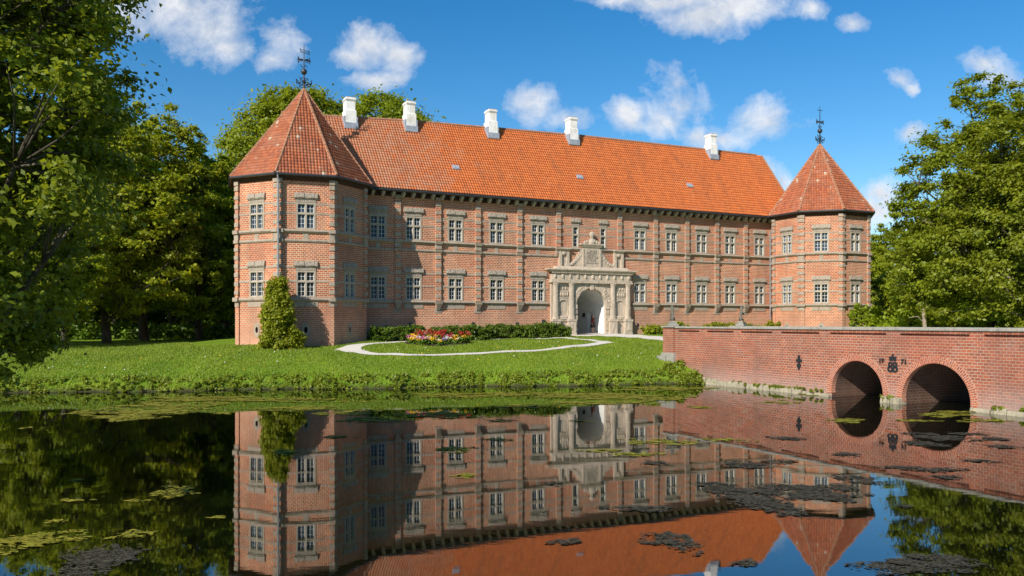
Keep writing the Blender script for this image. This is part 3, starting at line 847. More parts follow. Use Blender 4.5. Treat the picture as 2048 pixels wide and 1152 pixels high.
# archivolt carved with lumps
m = MB(); r2 = random.Random(3)
for k in range(22):
    a = math.pi * (k + .5) / 22
    for rr, s in ((AR + .14, .17), (AR + .38, .17)):
        m.ball((PC - rr * math.cos(a) + r2.uniform(-.03, .03), -.44, SP + rr * math.sin(a)), s * r2.uniform(.8, 1.15), 7, 5, (1, .8, 1))
for s in (-1, 1):
    for k in range(26):
        x = PC + s * r2.uniform(.5, 1.82); z = r2.uniform(3.0, 4.4)
        if (x - PC) ** 2 + (z - SP) ** 2 > (AR + .45) ** 2: m.ball((x, -.43, z), r2.uniform(.06, .15), 6, 4, (1, .6, 1))
    for z in (.5, 1.0, 1.5, 2.0, 2.45): m.box(PC + s * (AR + .16) - .2, PC + s * (AR + .16) + .2, -.52 - (.05 if z in (1.5, 2.45) else 0), -.41, z - .2, z + .16)
m.box(PC - .16, PC + .16, -.72, -.4, 3.95, 4.52)
m.build('archivolt', M['portal'], portal, smooth=False)
# pedestals, columns, entablature
CX = [-3.72, -2.12, 2.2, 3.82]
def prof_col(z0, z1, r):
    return [(r * 1.35, z0), (r * 1.35, z0 + .1), (r * 1.12, z0 + .16), (r * 1.2, z0 + .24), (r * 1.02, z0 + .3), (r * 1.06, z0 + .9), (r * 1.1, z0 + .95), (r * .98, z0 + 1.0), (r * .86, z1 - .3), (r * .98, z1 - .26), (r * .9, z1 - .2), (r * 1.2, z1 - .1), (r * 1.25, z1)]
for x in CX:
    m = MB(); m.lathe(prof_col(1.32, 4.5, .27), x, -.78, 14)
    co = m.build('column', M['portal'], portal, smooth=False)
    q = MB(); q.box(x - .42, x + .42, -1.18, -.42, -.6, .1); q.box(x - .37, x + .37, -1.12, -.42, .1, 1.12); q.box(x - .43, x + .43, -1.2, -.42, 1.12, 1.32)
    for k in range(5): q.ball((x + r2.uniform(-.14, .14), -1.12, r2.uniform(.35, .9)), r2.uniform(.1, .18), 7, 5, (1, .5, 1.2))
    q.build('pedestal', M['portal'], co)
m = MB()
for x0, x1 in ((-4.2, -1.62), (1.68, 4.3)): m.box(x0, x1, -.62, -.4, 1.14, 1.3)
m.box(PC - 4.25, PC + 4.25, -1.0, .0, 4.52, 4.62); m.box(PC - 4.2, PC + 4.2, -.95, .0, 4.62, 4.8)
m.box(PC - 4.1, PC + 4.1, -.82, .0, 4.8, 5.36)
for k in range(11):     # carved heads along the frieze
    x = PC - 3.85 + k * .77
    m.ball((x, -.86, 5.1), .2, 8, 6, (.75, .9, 1.15)); m.ball((x, -.95, 5.02), .11, 6, 4)
    m.box(x - .13, x + .13, -.92, -.8, 4.8, 4.95)
for k in range(48): m.box(PC - 4.2 + k * .176, PC - 4.2 + k * .176 + .1, -1.12, -.9, 5.36, 5.46)
m.frustum([(PC - 4.3, -1.1), (PC + 4.3, -1.1), (PC + 4.3, 0), (PC - 4.3, 0)], 5.46, [(PC - 4.6, -1.4), (PC + 4.6, -1.4), (PC + 4.6, 0), (PC - 4.6, 0)], 5.64)
m.box(PC - 4.62, PC + 4.62, -1.42, .0, 5.64, 5.74)
m.frustum([(PC - 3.9, -1.1), (PC + 3.9, -1.1), (PC + 3.9, 0), (PC - 3.9, 0)], 5.74, [(PC - 3.7, -.8), (PC + 3.7, -.8), (PC + 3.7, 0), (PC - 3.7, 0)], 5.98)
m.build('entablature', M['portal'], portal)
# niches between the columns: a recessed arched hollow with frame, shell hood and bosses
for xc in ((CX[0] + CX[1]) / 2, (CX[2] + CX[3]) / 2):
    m = MB(); w, zb, sp = .46, 1.5, 2.55
    arch_slab(m, -.62, -.425, xc - .58, xc + .58, 3.2, xc, sp, w, zb=1.3, n=12)
    m.box(xc - .62, xc + .62, -.68, -.42, 3.2, 3.3)
    for k in range(5): m.ball((xc - .44 + k * .22, -.56, 3.52), .17, 7, 5, (.7, .8, 1.2))
    m.box(xc - .6, xc + .6, -.6, -.425, 3.72, 3.8)
    for k in (-1, 0, 1): m.ball((xc + k * .3, -.5, 4.05), .1, 7, 5, (1, .9, 1.4))
    m.box(xc - .5, xc + .5, -.72, -.43, 1.3, 1.46)
    for k in range(4): m.ball((xc - .3 + k * .2, -.6, 1.52), .13, 6, 4)
    m.build('niche', M['portal'], portal)
# crowning tablet with scrolls
m = MB(); yc = -.5
m.box(PC - .86, PC + .86, yc, .0, 5.98, 7.72); m.box(PC - .98, PC - .8, yc - .1, .0, 5.98, 7.6); m.box(PC + .8, PC + .98, yc - .1, .0, 5.98, 7.6)
m.frustum([(PC - .95, yc - .1), (PC + .95, yc - .1), (PC + .95, 0), (PC - .95, 0)], 7.72, [(PC - 1.2, yc - .36), (PC + 1.2, yc - .36), (PC + 1.2, 0), (PC - 1.2, 0)], 7.95)
m.box(PC - 1.22, PC + 1.22, yc - .38, 0, 7.95, 8.04)
for s in (-1, 1):      # sweeping scroll wings, stepped profile
    for k in range(10):
        a0_, a1_ = k / 10, (k + 1) / 10
        x0, x1 = PC + s * (.98 + 1.5 * a0_), PC + s * (.98 + 1.5 * a1_)
        h = 5.98 + 1.45 * (1 - a0_) ** 1.7 + .12
        m.box(min(x0, x1), max(x0, x1), yc + .12 + .02 * k, 0, 5.975, h)
    for k in range(6): m.ball((PC + s * (1.1 + .22 * k), yc + .12, 6.1 + .9 * (1 - k / 6) ** 1.6), .16, 7, 5, (1, .6, 1))
    m.ball((PC + s * 2.45, yc + .2, 6.15), .24, 8, 6, (1, .7, 1))
tb = m.build('coat_of_arms_tablet', M['portal'], portal)
m = MB()
for k in range(70):
    x, z = r2.uniform(-.62, .62), r2.uniform(6.45, 7.5)
    m.ball((PC + x, yc - .01, z), r2.uniform(.05, .1), 6, 4, (1, .7, 1))
for a in range(18):
    w = 2 * math.pi * a / 18; m.ball((PC + .4 * math.cos(w), yc - .03, 7.0 + .45 * math.sin(w)), .07, 6, 4)
m.box(PC - .3, PC + .3, yc - .05, yc + .02, 6.72, 7.3); m.box(PC - .62, PC + .62, yc - .05, yc + .02, 6.3, 6.4)
m.build('carved_arms', M['lintel'], tb)
m = MB()
for k in range(7): m.ball((PC - .75 + k * .25, yc - .1, 8.12 + .28 * (1 - abs(k - 3) / 3)), .15, 7, 5, (1, .8, 1.2))
m.lathe([(.3, 8.04), (.34, 8.2), (.2, 8.42), (.13, 8.55), (.2, 8.7), (.27, 8.88), (.22, 9.05), (.08, 9.16)], PC, yc - .08, 10)
m.build('finial', M['portal'], tb)
# side brackets over the cornice
for x in (-2.75, 2.95):
    m = MB()
    m.box(x - .5, x - .25, -.45, 0, 5.98, 7.55); m.box(x + .25, x + .5, -.45, 0, 5.98, 7.4)
    m.box(x - .25, x + .25, -.12, 0, 5.98, 7.3)
    m.frustum([(x - .46, -.4), (x + .46, -.4), (x + .46, 0), (x - .46, 0)], 7.3, [(x - .6, -.8), (x + .6, -.8), (x + .6, 0), (x - .6, 0)], 7.5)
    m.box(x - .62, x + .62, -.82, 0, 7.5, 7.6); m.ball((x, -.3, 7.15), .28, 8, 6, (1, .9, .8))
    m.build('scroll_bracket', M['portal'], portal)

# passage behind the arch
m = MB(); pw, psp, pd = 1.85, 2.35, 9.0; n = 16
for k in range(n):
    a0_, a1_ = math.pi * k / n, math.pi * (k + 1) / n
    p0, p1 = (PC - pw * math.cos(a0_), psp + pw * math.sin(a0_)), (PC - pw * math.cos(a1_), psp + pw * math.sin(a1_))
    m.quad((p0[0], .1, p0[1]), (p0[0], pd, p0[1]), (p1[0], pd, p1[1]), (p1[0], .1, p1[1]))
m.quad((PC - pw, .1, -.6), (PC - pw, pd, -.6), (PC - pw, pd, psp), (PC - pw, .1, psp))
for y0, y1, z0, z1 in ((.1, 2.6, -.6, psp), (3.5, pd, -.6, psp), (2.6, 3.5, 2.0, psp)):
    m.quad((PC + pw, y1, z0), (PC + pw, y0, z0), (PC + pw, y0, z1), (PC + pw, y1, z1))
m.quad((PC + pw + .35, 3.5, -.6), (PC + pw + .35, 2.6, -.6), (PC + pw + .35, 2.6, 2.0), (PC + pw + .35, 3.5, 2.0))
m.quad((PC + pw, 3.5, -.6), (PC + pw + .35, 3.5, -.6), (PC + pw + .35, 3.5, 2.0), (PC + pw, 3.5, 2.0))
m.quad((PC + pw + .35, 2.6, -.6), (PC + pw, 2.6, -.6), (PC + pw, 2.6, 2.0), (PC + pw + .35, 2.6, 2.0))
m.quad((PC + pw, 2.6, 2.0), (PC + pw, 3.5, 2.0), (PC + pw + .35, 3.5, 2.0), (PC + pw + .35, 2.6, 2.0))
m.quad((PC - pw, pd, -.6), (PC + pw, pd, -.6), (PC + pw, pd, psp + pw), (PC - pw, pd, psp + pw))
m.build('gate_passage', M['plaster'], castle)
fl = MB(); fl.quad((PC - pw, -.4, .03), (PC + pw, -.4, .03), (PC + pw, pd, .03), (PC - pw, pd, .03))
fl.build('passage_floor', M['gravel'], castle)

# ---------------------------------------------------------------- gravel paths (draped on the lawn)
def strip_path(name, outer, inner, label):
    n = 90; S = 5
    def res(poly):
        P = np.array([on_ground(*p) for p in poly]); L = np.r_[0, np.cumsum(np.hypot(*np.diff(P, axis=0).T))]; L /= L[-1]
        q = np.linspace(0, 1, n); return np.stack([np.interp(q, L, P[:, 0]), np.interp(q, L, P[:, 1])], -1)
    A, B = res(outer), res(inner)
    ks = np.linspace(0, 1, S)
    V = (A[:, None] * (1 - ks)[None, :, None] + B[:, None] * ks[None, :, None]).reshape(-1, 2)
    z = ground_z(V[:, 0], V[:, 1]) + .035
    i = np.arange(n * S).reshape(n, S)
    f = np.stack([i[:-1, :-1], i[1:, :-1], i[1:, 1:], i[:-1, 1:]], -1).reshape(-1, 4)
    o = np_mesh(name, np.c_[V, z], f, M['gravel'])
    return tag(o, label, 'path', kind='structure')
ob = [(668, 700), (690, 705), (718, 708), (765, 711), (816, 712.5), (913, 711), (970, 708.7), (1030, 705), (1128, 698), (1187, 692), (1229, 686)]
ib = [(722, 695.5), (724, 701), (740, 705), (770, 707.5), (816, 709), (913, 707.5), (970, 705), (1030, 701.5), (1120, 694.5), (1170, 689), (1196, 685)]
ot = [(668, 700), (694, 691.5), (738, 687), (790, 683.5), (880, 679.5), (1000, 677), (1060, 675.6), (1105, 675.2), (1150, 677), (1190, 680.5), (1229, 686)]
it = [(722, 695.5), (730, 692), (752, 688.6), (800, 685.5), (880, 681.5), (1000, 679.2), (1060, 678), (1105, 677.6), (1147, 679.2), (1180, 682), (1196, 685)]
strip_path('path', ob, ib, 'curved gravel path round the near side of the oval lawn')
strip_path('path', ot, it, 'curved gravel path round the castle side of the oval lawn')
strip_path('path', [(1120, 671.5), (1198, 672.5), (1262, 676), (1334, 684), (1420, 686)], [(1130, 667.5), (1205, 667.5), (1262, 670), (1334, 675), (1430, 677)], 'straight gravel path from the portal to the bridge')

# ---------------------------------------------------------------- bridge
BO = (10.43, 56.4)
bridge = empty('bridge', (BO[0], BO[1], 0), -math.atan2(.8984, .4391))
tag(bridge, 'red brick bridge with two round arches over the moat', 'bridge')
BL, BWd, BT = 46.0, 6.5, 3.52
ARC = [(16.12, 1.6, .36), (20.56, 1.75, .28)]
def tb_(px): r = (px - 1024) / F; return (BO[1] * r - BO[0]) / (.4391 + .8984 * r)
def arch_bottom(x):
    for c, r, s in ARC:
        if abs(x - c) < r - 1e-6: return s + math.sqrt(r * r - (x - c) ** 2)
    return -1.2
m = MB()
xs = [0, BL]
for c, r, s in ARC: xs += [c - r * math.cos(math.pi * k / 24) for k in range(25)]
xs = sorted(xs)
slots = [(1357, 1399), (1414, 1467), (1482, 1544), (1562, 1638), (1660, 1772), (1800, 1939), (1968, 2085), (2120, 2330)]
SLT = [(tb_(a), tb_(b)) for a, b in slots]
x = SLT[-1][1] + .7
while x + 2.4 < BL: SLT.append((x, x + 2.4)); x += 3.1
ZM = 2.3
for yf, sgn in ((0, 1), (BWd, -1)):
    for x0, x1 in zip(xs, xs[1:]):
        if x1 - x0 < 1e-6: continue
        xm = (x0 + x1) / 2; inside = any(abs(xm - c) < r for c, r, s in ARC)
        if inside:
            zc = {c: (r, s) for c, r, s in ARC}
            for c, r, s in ARC:
                if abs(xm - c) < r: f = lambda q: s + math.sqrt(max(0, r * r - (q - c) ** 2)); break
            za, zb = f(x0), f(x1)
        else: za = zb = -1.2
        pts = [(x0, yf, za), (x1, yf, zb), (x1, yf, ZM), (x0, yf, ZM)]
        m.quad(*(pts if sgn > 0 else pts[::-1]))
    # parapet inner faces
    m2y = yf + sgn * .42
    pts = [(0, m2y, 2.5), (BL, m2y, 2.5), (BL, m2y, BT), (0, m2y, BT)]
    m.quad(*(pts if sgn < 0 else pts[::-1]))
wall_panel(m, (0, 0), (1, 0), BL, ZM, BT, [(a, b, 3.28, 3.38) for a, b in SLT], .14, True)
wall_panel(m, (BL, BWd), (-1, 0), BL, ZM, BT, [], .1)
m.quad((0, BWd, -1.2), (0, 0, -1.2), (0, 0, BT), (0, .42, BT), (0, .42, 2.5), (0, BWd - .42, 2.5), (0, BWd - .42, BT), (0, BWd, BT))
bw = m.build('brick_wall', M['bridge_brick'], bridge)
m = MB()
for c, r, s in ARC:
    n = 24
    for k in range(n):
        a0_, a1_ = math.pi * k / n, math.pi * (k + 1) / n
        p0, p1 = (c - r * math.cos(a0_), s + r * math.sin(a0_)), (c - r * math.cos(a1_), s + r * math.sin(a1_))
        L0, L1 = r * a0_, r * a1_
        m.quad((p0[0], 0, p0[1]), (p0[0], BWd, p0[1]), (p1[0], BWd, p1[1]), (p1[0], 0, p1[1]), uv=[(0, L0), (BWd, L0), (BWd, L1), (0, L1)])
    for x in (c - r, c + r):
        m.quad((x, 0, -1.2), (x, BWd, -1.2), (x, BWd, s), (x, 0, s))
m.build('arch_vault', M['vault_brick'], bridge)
for c, r, s in ARC:
    m = MB(); n = 28; ro = r + .34; lo = -.1
    for k in range(n):
        a0_, a1_ = lo + (math.pi - 2 * lo) * k / n, lo + (math.pi - 2 * lo) * (k + 1) / n
        q = lambda rr, a: (c - rr * math.cos(a), s + rr * math.sin(a))
        i0, i1, o1, o0 = q(r - .004, a0_), q(r - .004, a1_), q(ro, a1_), q(ro, a0_)
        y0 = -.022
        m.quad((i0[0], y0, i0[1]), (i1[0], y0, i1[1]), (o1[0], y0, o1[1]), (o0[0], y0, o0[1]), uv=[(.01, r * a0_), (.01, r * a1_), (.35, r * a1_), (.35, r * a0_)])
        m.quad((o0[0], y0, o0[1]), (o1[0], y0, o1[1]), (o1[0], .02, o1[1]), (o0[0], .02, o0[1]), uv=[(0, 0)] * 4)
        m.quad((i0[0], y0, i0[1]), (i0[0], .25, i0[1]), (i1[0], .25, i1[1]), (i1[0], y0, i1[1]), uv=[(0.01, r * a0_), (.25, r * a0_), (.25, r * a1_), (.01, r * a1_)])
    m.build('arch_ring', M['voussoir'], bridge)
for y0, y1 in ((-.09, .5), (BWd - .5, BWd + .09)):
    m = MB(); x = 1.15
    while x < BL:
        x2 = min(BL, x + 1.55); m.box(x, x2 - .012, y0, y1, BT, BT + .12); x = x2
    m.build('coping', M['coping'], bridge, bevel=.015)
m = MB(); m.quad((0, .42, 2.66), (BL, .42, 2.66), (BL, BWd - .42, 2.66), (0, BWd - .42, 2.66))
m.build('deck', M['gravel'], bridge)
# end piers with caps
for y0, y1 in ((-.12, .62), (BWd - .62, BWd + .12)):
    m = MB(); m.box(-.02, 1.15, y0, y1, -.5, BT + .06); p = m.build('pier', M['bridge_brick'], bridge)
    c_ = MB(); c_.box(-.14, 1.27, y0 - .12, y1 + .12, BT + .06, BT + .15); c_.build('pier_cap', M['coping'], p)
    if y0 < 0:
        c_ = MB(); c_.box(-.12, 1.25, -.2, .1, .9, 1.85); c_.box(-.45, .5, -.32, .2, .9, 1.64); c_.build('pier_base', M['coping'], p)
# rough stone footing along the waterline
r2 = random.Random(5)
def footing(x0, x1, ya, ztop):
    m = MB(); x = x0
    while x < x1:
        w = r2.uniform(.5, 1.15); x2 = min(x + w, x1); q = r2.uniform(-.06, .08); zt = ztop(x) + r2.uniform(-.06, .05); e = r2.uniform(.02, .07)
        m.frustum([(x + .01, ya - .3 + q), (x2 - .01, ya - .3 + q + r2.uniform(-.04, .04)), (x2 - .01, .3), (x + .01, .3)], -.6, [(x + e, ya - .2 + q), (x2 - e, ya - .2 + q), (x2 - e, .3), (x + e, .3)], zt)
        x = x2
    m.build('stone_footing', M['footing'], bridge, bevel=.03)
zt = lambda x: float(np.interp(x, [3, 6, 13, 15], [.45, .3, .22, .16]))
footing(2.6, ARC[0][0] - ARC[0][1], 0, zt)
footing(ARC[0][0] + ARC[0][1] - .03, ARC[1][0] - ARC[1][1] + .03, -.1, lambda x: .26)
footing(ARC[1][0] + ARC[1][1], 30, -.05, lambda x: .22)

# ironwork on the wall: fleur anchor, crowned monogram and the date
def flat_poly(mb_, pts, y0, y1):
    n = len(pts); i = len(mb_.v)
    mb_.v.extend([(x, y0, z) for x, z in pts] + [(x, y1, z) for x, z in pts])
    mb_.f.append(tuple(i + a for a in range(n))); mb_.f.append(tuple(i + n + a for a in reversed(range(n))))
    for a in range(n): b_ = (a + 1) % n; mb_.f.append((i + a, i + n + a, i + n + b_, i + b_))
def disc(mb_, x, z, rx, rz, y0=-.05, n=14, y1=.01): flat_poly(mb_, [(x + rx * math.cos(2 * math.pi * k / n), z + rz * math.sin(2 * math.pi * k / n)) for k in range(n)], y0, y1)
def ring(mb_, x, z, r, w, y0=-.045, a0=0, a1=2 * math.pi, sx=1.0):
    n = 14
    for k in range(n):
        a, b_ = a0 + (a1 - a0) * k / n, a0 + (a1 - a0) * (k + 1) / n
        P = lambda rr, q: (x + sx * rr * math.cos(q), z + rr * math.sin(q))
        flat_poly(mb_, [P(r - w, a), P(r + w, a), P(r + w, b_), P(r - w, b_)], y0, .01)
def at_wall(px, py):
    t_ = tb_(px); d = BO[1] - .8984 * t_; return t_, EYE + (HOR - py) / F * d
fx, fz = at_wall(1598.5, 724)
m = MB(); disc(m, fx, fz + .24, .085, .15); disc(m, fx - .12, fz + .08, .1, .085); disc(m, fx + .12, fz + .08, .1, .085); disc(m, fx, fz + .06, .06, .12, -.055)
disc(m, fx, fz - .2, .14, .15, -.05); disc(m, fx, fz - .36, .05, .07, -.055)
m.build('wall_anchor', M['black'], bridge)
kx, kz = at_wall(1786, 728)
m = MB()
flat_poly(m, [(kx - .23, kz + .2), (kx + .23, kz + .2), (kx + .25, kz + .42), (kx + .18, kz + .45), (kx + .1, kz + .41), (kx, kz + .47), (kx - .1, kz + .41), (kx - .18, kz + .45), (kx - .25, kz + .42)], -.05, .01)
disc(m, kx, kz + .52, .07, .07)
m.v = [(kx + (x_ - kx) * .82, y_, kz + (z_ - kz) * .82) for x_, y_, z_ in m.v]; m.build('iron_crown', M['black'], bridge)
m = MB()
for s in (-1, 1):
    ring(m, kx + s * .15, kz - .02, .11, .05); ring(m, kx + s * .17, kz - .3, .14, .055)
    flat_poly(m, [(kx + s * .3 - .05, kz - .38), (kx + s * .3 + .03, kz - .38), (kx + s * .24 + .03, kz + .02), (kx + s * .24 - .05, kz + .02)], -.05, .01)
    flat_poly(m, [(kx + s * .04 - .035, kz - .46), (kx + s * .04 + .035, kz - .46), (kx + s * .1 + .03, kz - .14), (kx + s * .1 - .03, kz - .14)], -.052, .01)
m.v = [(kx + (x_ - kx) * .82, y_, kz + (z_ - kz) * .82) for x_, y_, z_ in m.v]; m.build('iron_monogram', M['black'], bridge)
def text_mesh(name, body, size, x, z, parent, y=-.03, depth=.02):
    cu = bpy.data.curves.new(name, 'FONT'); cu.body = body; cu.size = size; cu.extrude = depth; cu.align_x = 'CENTER'; cu.align_y = 'CENTER'; cu.offset = .012
    o = bpy.data.objects.new(name, cu); COL.objects.link(o)
    me = bpy.data.meshes.new_from_object(o.evaluated_get(bpy.context.evaluated_depsgraph_get()))
    bpy.data.objects.remove(o); bpy.data.curves.remove(cu)
    r_ = link_mesh(name, me, M['black'], parent)
    r_.location = (x, y, z); r_.rotation_euler = (R(90), 0, 0)
    return r_
for body, px in (('19', 1763.5), ('71', 1808.5)):
    tx, tz = at_wall(px, 722 if body == '19' else 724)
    text_mesh('date_numeral', body, .33, tx, tz, bridge)

# lion statues on the end piers
def skin_mesh(name, pts, edges, mat, parent, sub=2, root=0):
    me = bpy.data.meshes.new(name); me.from_pydata([p[:3] for p in pts], edges, []); me.update()
    o = link_mesh(name, me, mat, parent)
    o.modifiers.new('skin', 'SKIN'); sv = me.skin_vertices[0].data if me.skin_vertices else None
    if sv is None:
        bm = bmesh.new(); bm.from_mesh(me); bm.verts.layers.skin.verify(); bm.to_mesh(me); bm.free(); sv = me.skin_vertices[0].data
    for i, p in enumerate(pts):
        rr = p[3]; sv[i].radius = (rr, rr) if not isinstance(rr, tuple) else rr; sv[i].use_root = (i == root)
    s_ = o.modifiers.new('sub', 'SUBSURF'); s_.levels = s_.render_levels = sub
    me2 = bpy.data.meshes.new_from_object(o.evaluated_get(bpy.context.evaluated_depsgraph_get()))
    mats = list(me.materials); o.modifiers.clear(); o.data = me2
    if not me2.materials:
        for q in mats: me2.materials.append(q)
    me2.polygons.foreach_set("use_smooth", np.ones(len(me2.polygons), dtype=bool))
    return o
def lion(loc, rz, label):
    o = empty('lion_statue', loc, rz); tag(o, label, 'statue', group='stone lions at the end of the bridge')
    m = MB(); m.box(-.48, .48, -.3, .3, 0, .1); m.frustum([(-.42, -.26), (.42, -.26), (.42, .26), (-.42, .26)], .1, [(-.24, -.18), (.24, -.18), (.24, .18), (-.24, .18)], .2); m.box(-.31, .31, -.22, .22, .2, .26)
    m.box(-.24, .24, -.16, .16, .26, .33)
    m.build('plinth', M['coping'], o, bevel=.01)
    z = .33
    pts = [(-.14, 0, z + .13, .1), (-.11, 0, z + .34, .085), (-.02, 0, z + .56, .1), (.05, 0, z + .76, .085), (.13, 0, z + .93, .105), (.27, 0, z + .89, .055),
           (.14, .085, z + .46, .045), (.2, .09, z + .22, .035), (.26, .09, z + .03, .045), (.2, -.085, z + .5, .045), (.36, -.08, z + .5, .035), (.42, -.08, z + .62, .04),
           (-.02, .13, z + .14, .07), (.12, .13, z + .04, .045), (-.02, -.13, z + .14, .07), (.12, -.13, z + .04, .045), (-.26, .02, z + .05, .035), (-.34, .06, z + .3, .025), (.1, .07, z + 1.04, .03), (.1, -.07, z + 1.04, .03)]
    ed = [(0, 1), (1, 2), (2, 3), (3, 4), (4, 5), (2, 6), (6, 7), (7, 8), (2, 9), (9, 10), (10, 11), (0, 12), (12, 13), (0, 14), (14, 15), (0, 16), (16, 17), (4, 18), (4, 19)]
    skin_mesh('lion', pts, ed, M['statue'], o, 1)
    return o
def bl(x, y): # bridge local -> world
    return BO[0] + .4391 * x + .8984 * y, BO[1] - .8984 * x + .4391 * y
x, y = bl(.56, .25); lion((x, y, BT + .15), R(95), 'grey stone lion seated on a plinth on the near brick pier of the bridge')
x, y = bl(.56, BWd - .25); lion((x, y, BT + .15), R(60), 'grey stone lion seated on the far parapet of the bridge below the castle wall')

# ---------------------------------------------------------------- person in the passage
x, y = cl(1.25, 1.55)
pe = empty('person', (x, y, CG + .04), ANG + R(25))
tag(pe, 'person with long dark hair, dark red jacket and black skirt in the white gateway', 'person')
M['skin'] = plain_mat('skin', (.48, .28, .2), .6, .1); M['jacket'] = plain_mat('dark_red_jacket', (.10, .022, .02), .85, .2); M['skirt'] = plain_mat('black_skirt', (.015, .015, .017), .85, .2); M['hair'] = plain_mat('dark_hair', (.02, .013, .01), .6, .3)
pts = [(0, 0, .9, (.16, .11)), (0, 0, 1.1, (.13, .1)), (0, 0, 1.3, (.155, .11)), (0, 0, 1.42, (.08, .07)), (0, 0, 1.49, .05), (0, -.01, 1.56, .085), (0, -.01, 1.64, .085), (0, 0, 1.68, .06),
       (.17, 0, 1.37, .055), (.23, .02, 1.1, .042), (.22, -.06, .88, .03), (.215, -.08, .82, .028), (-.17, 0, 1.37, .055), (-.23, .02, 1.1, .042), (-.22, -.06, .88, .03), (-.215, -.08, .82, .028),
       (.09, 0, .82, .095), (.095, -.01, .48, .062), (.095, .02, .26, .052), (.095, .02, .08, .036), (.1, -.13, .03, .035),
       (-.09, 0, .82, .095), (-.095, -.01, .48, .062), (-.095, .02, .26, .052), (-.095, .02, .08, .036), (-.1, -.13, .03, .035),
       (0, -.105, 1.575, .018), (.085, 0, 1.58, .018), (-.085, 0, 1.58, .018)]
ed = [(0, 1), (1, 2), (2, 3), (3, 4), (4, 5), (5, 6), (6, 7), (2, 8), (8, 9), (9, 10), (10, 11), (2, 12), (12, 13), (13, 14), (14, 15), (0, 16), (16, 17), (17, 18), (18, 19), (19, 20), (0, 21), (21, 22), (22, 23), (23, 24), (24, 25), (5, 26), (5, 27), (5, 28)]
for s, b_ in ((1, 11), (-1, 15)):
    bx, by, bz = pts[b_][:3]
    for q, (dx, L) in enumerate(((-.02, .07), (-.007, .085), (.007, .08), (.02, .065))):
        i = len(pts); pts.append((bx, by + dx, bz - .03, .009)); pts.append((bx - s * .01, by + dx - .01, bz - .03 - L, .007)); ed += [(b_, i), (i, i + 1)]
    i = len(pts); pts.append((bx - s * .02, by - .04, bz - .05, .009)); ed.append((b_, i))
skin_mesh('body', pts, ed, M['skin'], pe, 2)
pts = [(0, 0, .88, (.2, .15)), (0, 0, 1.1, (.165, .13)), (0, 0, 1.3, (.19, .14)), (0, 0, 1.42, (.11, .1)), (.18, 0, 1.37, .078), (.24, .02, 1.1, .062), (.225, -.05, .9, .05), (-.18, 0, 1.37, .078), (-.24, .02, 1.1, .062), (-.225, -.05, .9, .05)]
skin_mesh('jacket', pts, [(0, 1), (1, 2), (2, 3), (2, 4), (4, 5), (5, 6), (2, 7), (7, 8), (8, 9)], M['jacket'], pe, 2)
m = MB(); m.lathe([(.17, .95), (.2, .85), (.24, .6), (.25, .52), (.23, .52)], 0, 0, 14); m.build('skirt', M['skirt'], pe, smooth=True)
skin_mesh('hair', [(0, .02, 1.7, .085), (0, .045, 1.62, .1), (0, .075, 1.5, .085), (0, .09, 1.34, .075), (0, .1, 1.24, .04)], [(0, 1), (1, 2), (2, 3), (3, 4)], M['hair'], pe, 2)
m = MB()
for s in (-1, 1): m.ball((s * .034, -.088, 1.6), .013, 6, 4)
m.build('eye', M['black'], pe)
# dark boxes on the passage wall
for (yy, z0, z1, w, nm, lab) in ((4.05, 1.55, 1.95, .2, 'wall_lantern', 'small dark lantern on the white wall of the gateway'), (5.6, .45, .85, .55, 'letter_box', 'low black box by the floor at the back of the gateway')):
    x, y = cl(PC + pw - .1, yy); o = empty(nm, (x, y, CG), ANG); tag(o, lab, nm.replace('_', ' '))
    m = MB(); m.box(-.1, .098, -w / 2, w / 2, z0, z1 - .06); m.build('housing', M['black'], o, bevel=.015)
    m = MB(); m.frustum([(-.13, -w / 2 - .03), (.098, -w / 2 - .03), (.098, w / 2 + .03), (-.13, w / 2 + .03)], z1 - .06, [(.02, -w / 4), (.098, -w / 4), (.098, w / 4), (.02, w / 4)], z1); m.build('lid', M['gutter'], o)

# ---------------------------------------------------------------- foliage
M['leaf_oak'] = leaf_mat('leaf_green', (.14, .20, .010), (.40, .45, .022), .5)
M['leaf_right'] = leaf_mat('leaf_fresh', (.10, .15, .008), (.30, .34, .02), .45, .35)
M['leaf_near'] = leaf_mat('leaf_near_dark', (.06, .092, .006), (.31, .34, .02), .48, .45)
M['leaf_lime'] = leaf_mat('leaf_lime', (.11, .165, .007), (.32, .37, .018), .45)
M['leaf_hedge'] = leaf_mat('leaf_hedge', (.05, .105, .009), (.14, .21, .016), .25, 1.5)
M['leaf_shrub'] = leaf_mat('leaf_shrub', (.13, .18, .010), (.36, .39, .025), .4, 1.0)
M['leaf_bank'] = leaf_mat('leaf_bank', (.11, .18, .012), (.30, .35, .035), .38, .8)
M['grass'] = leaf_mat('grass_blades', (.10, .175, .010), (.27, .32, .03), .35, .45)

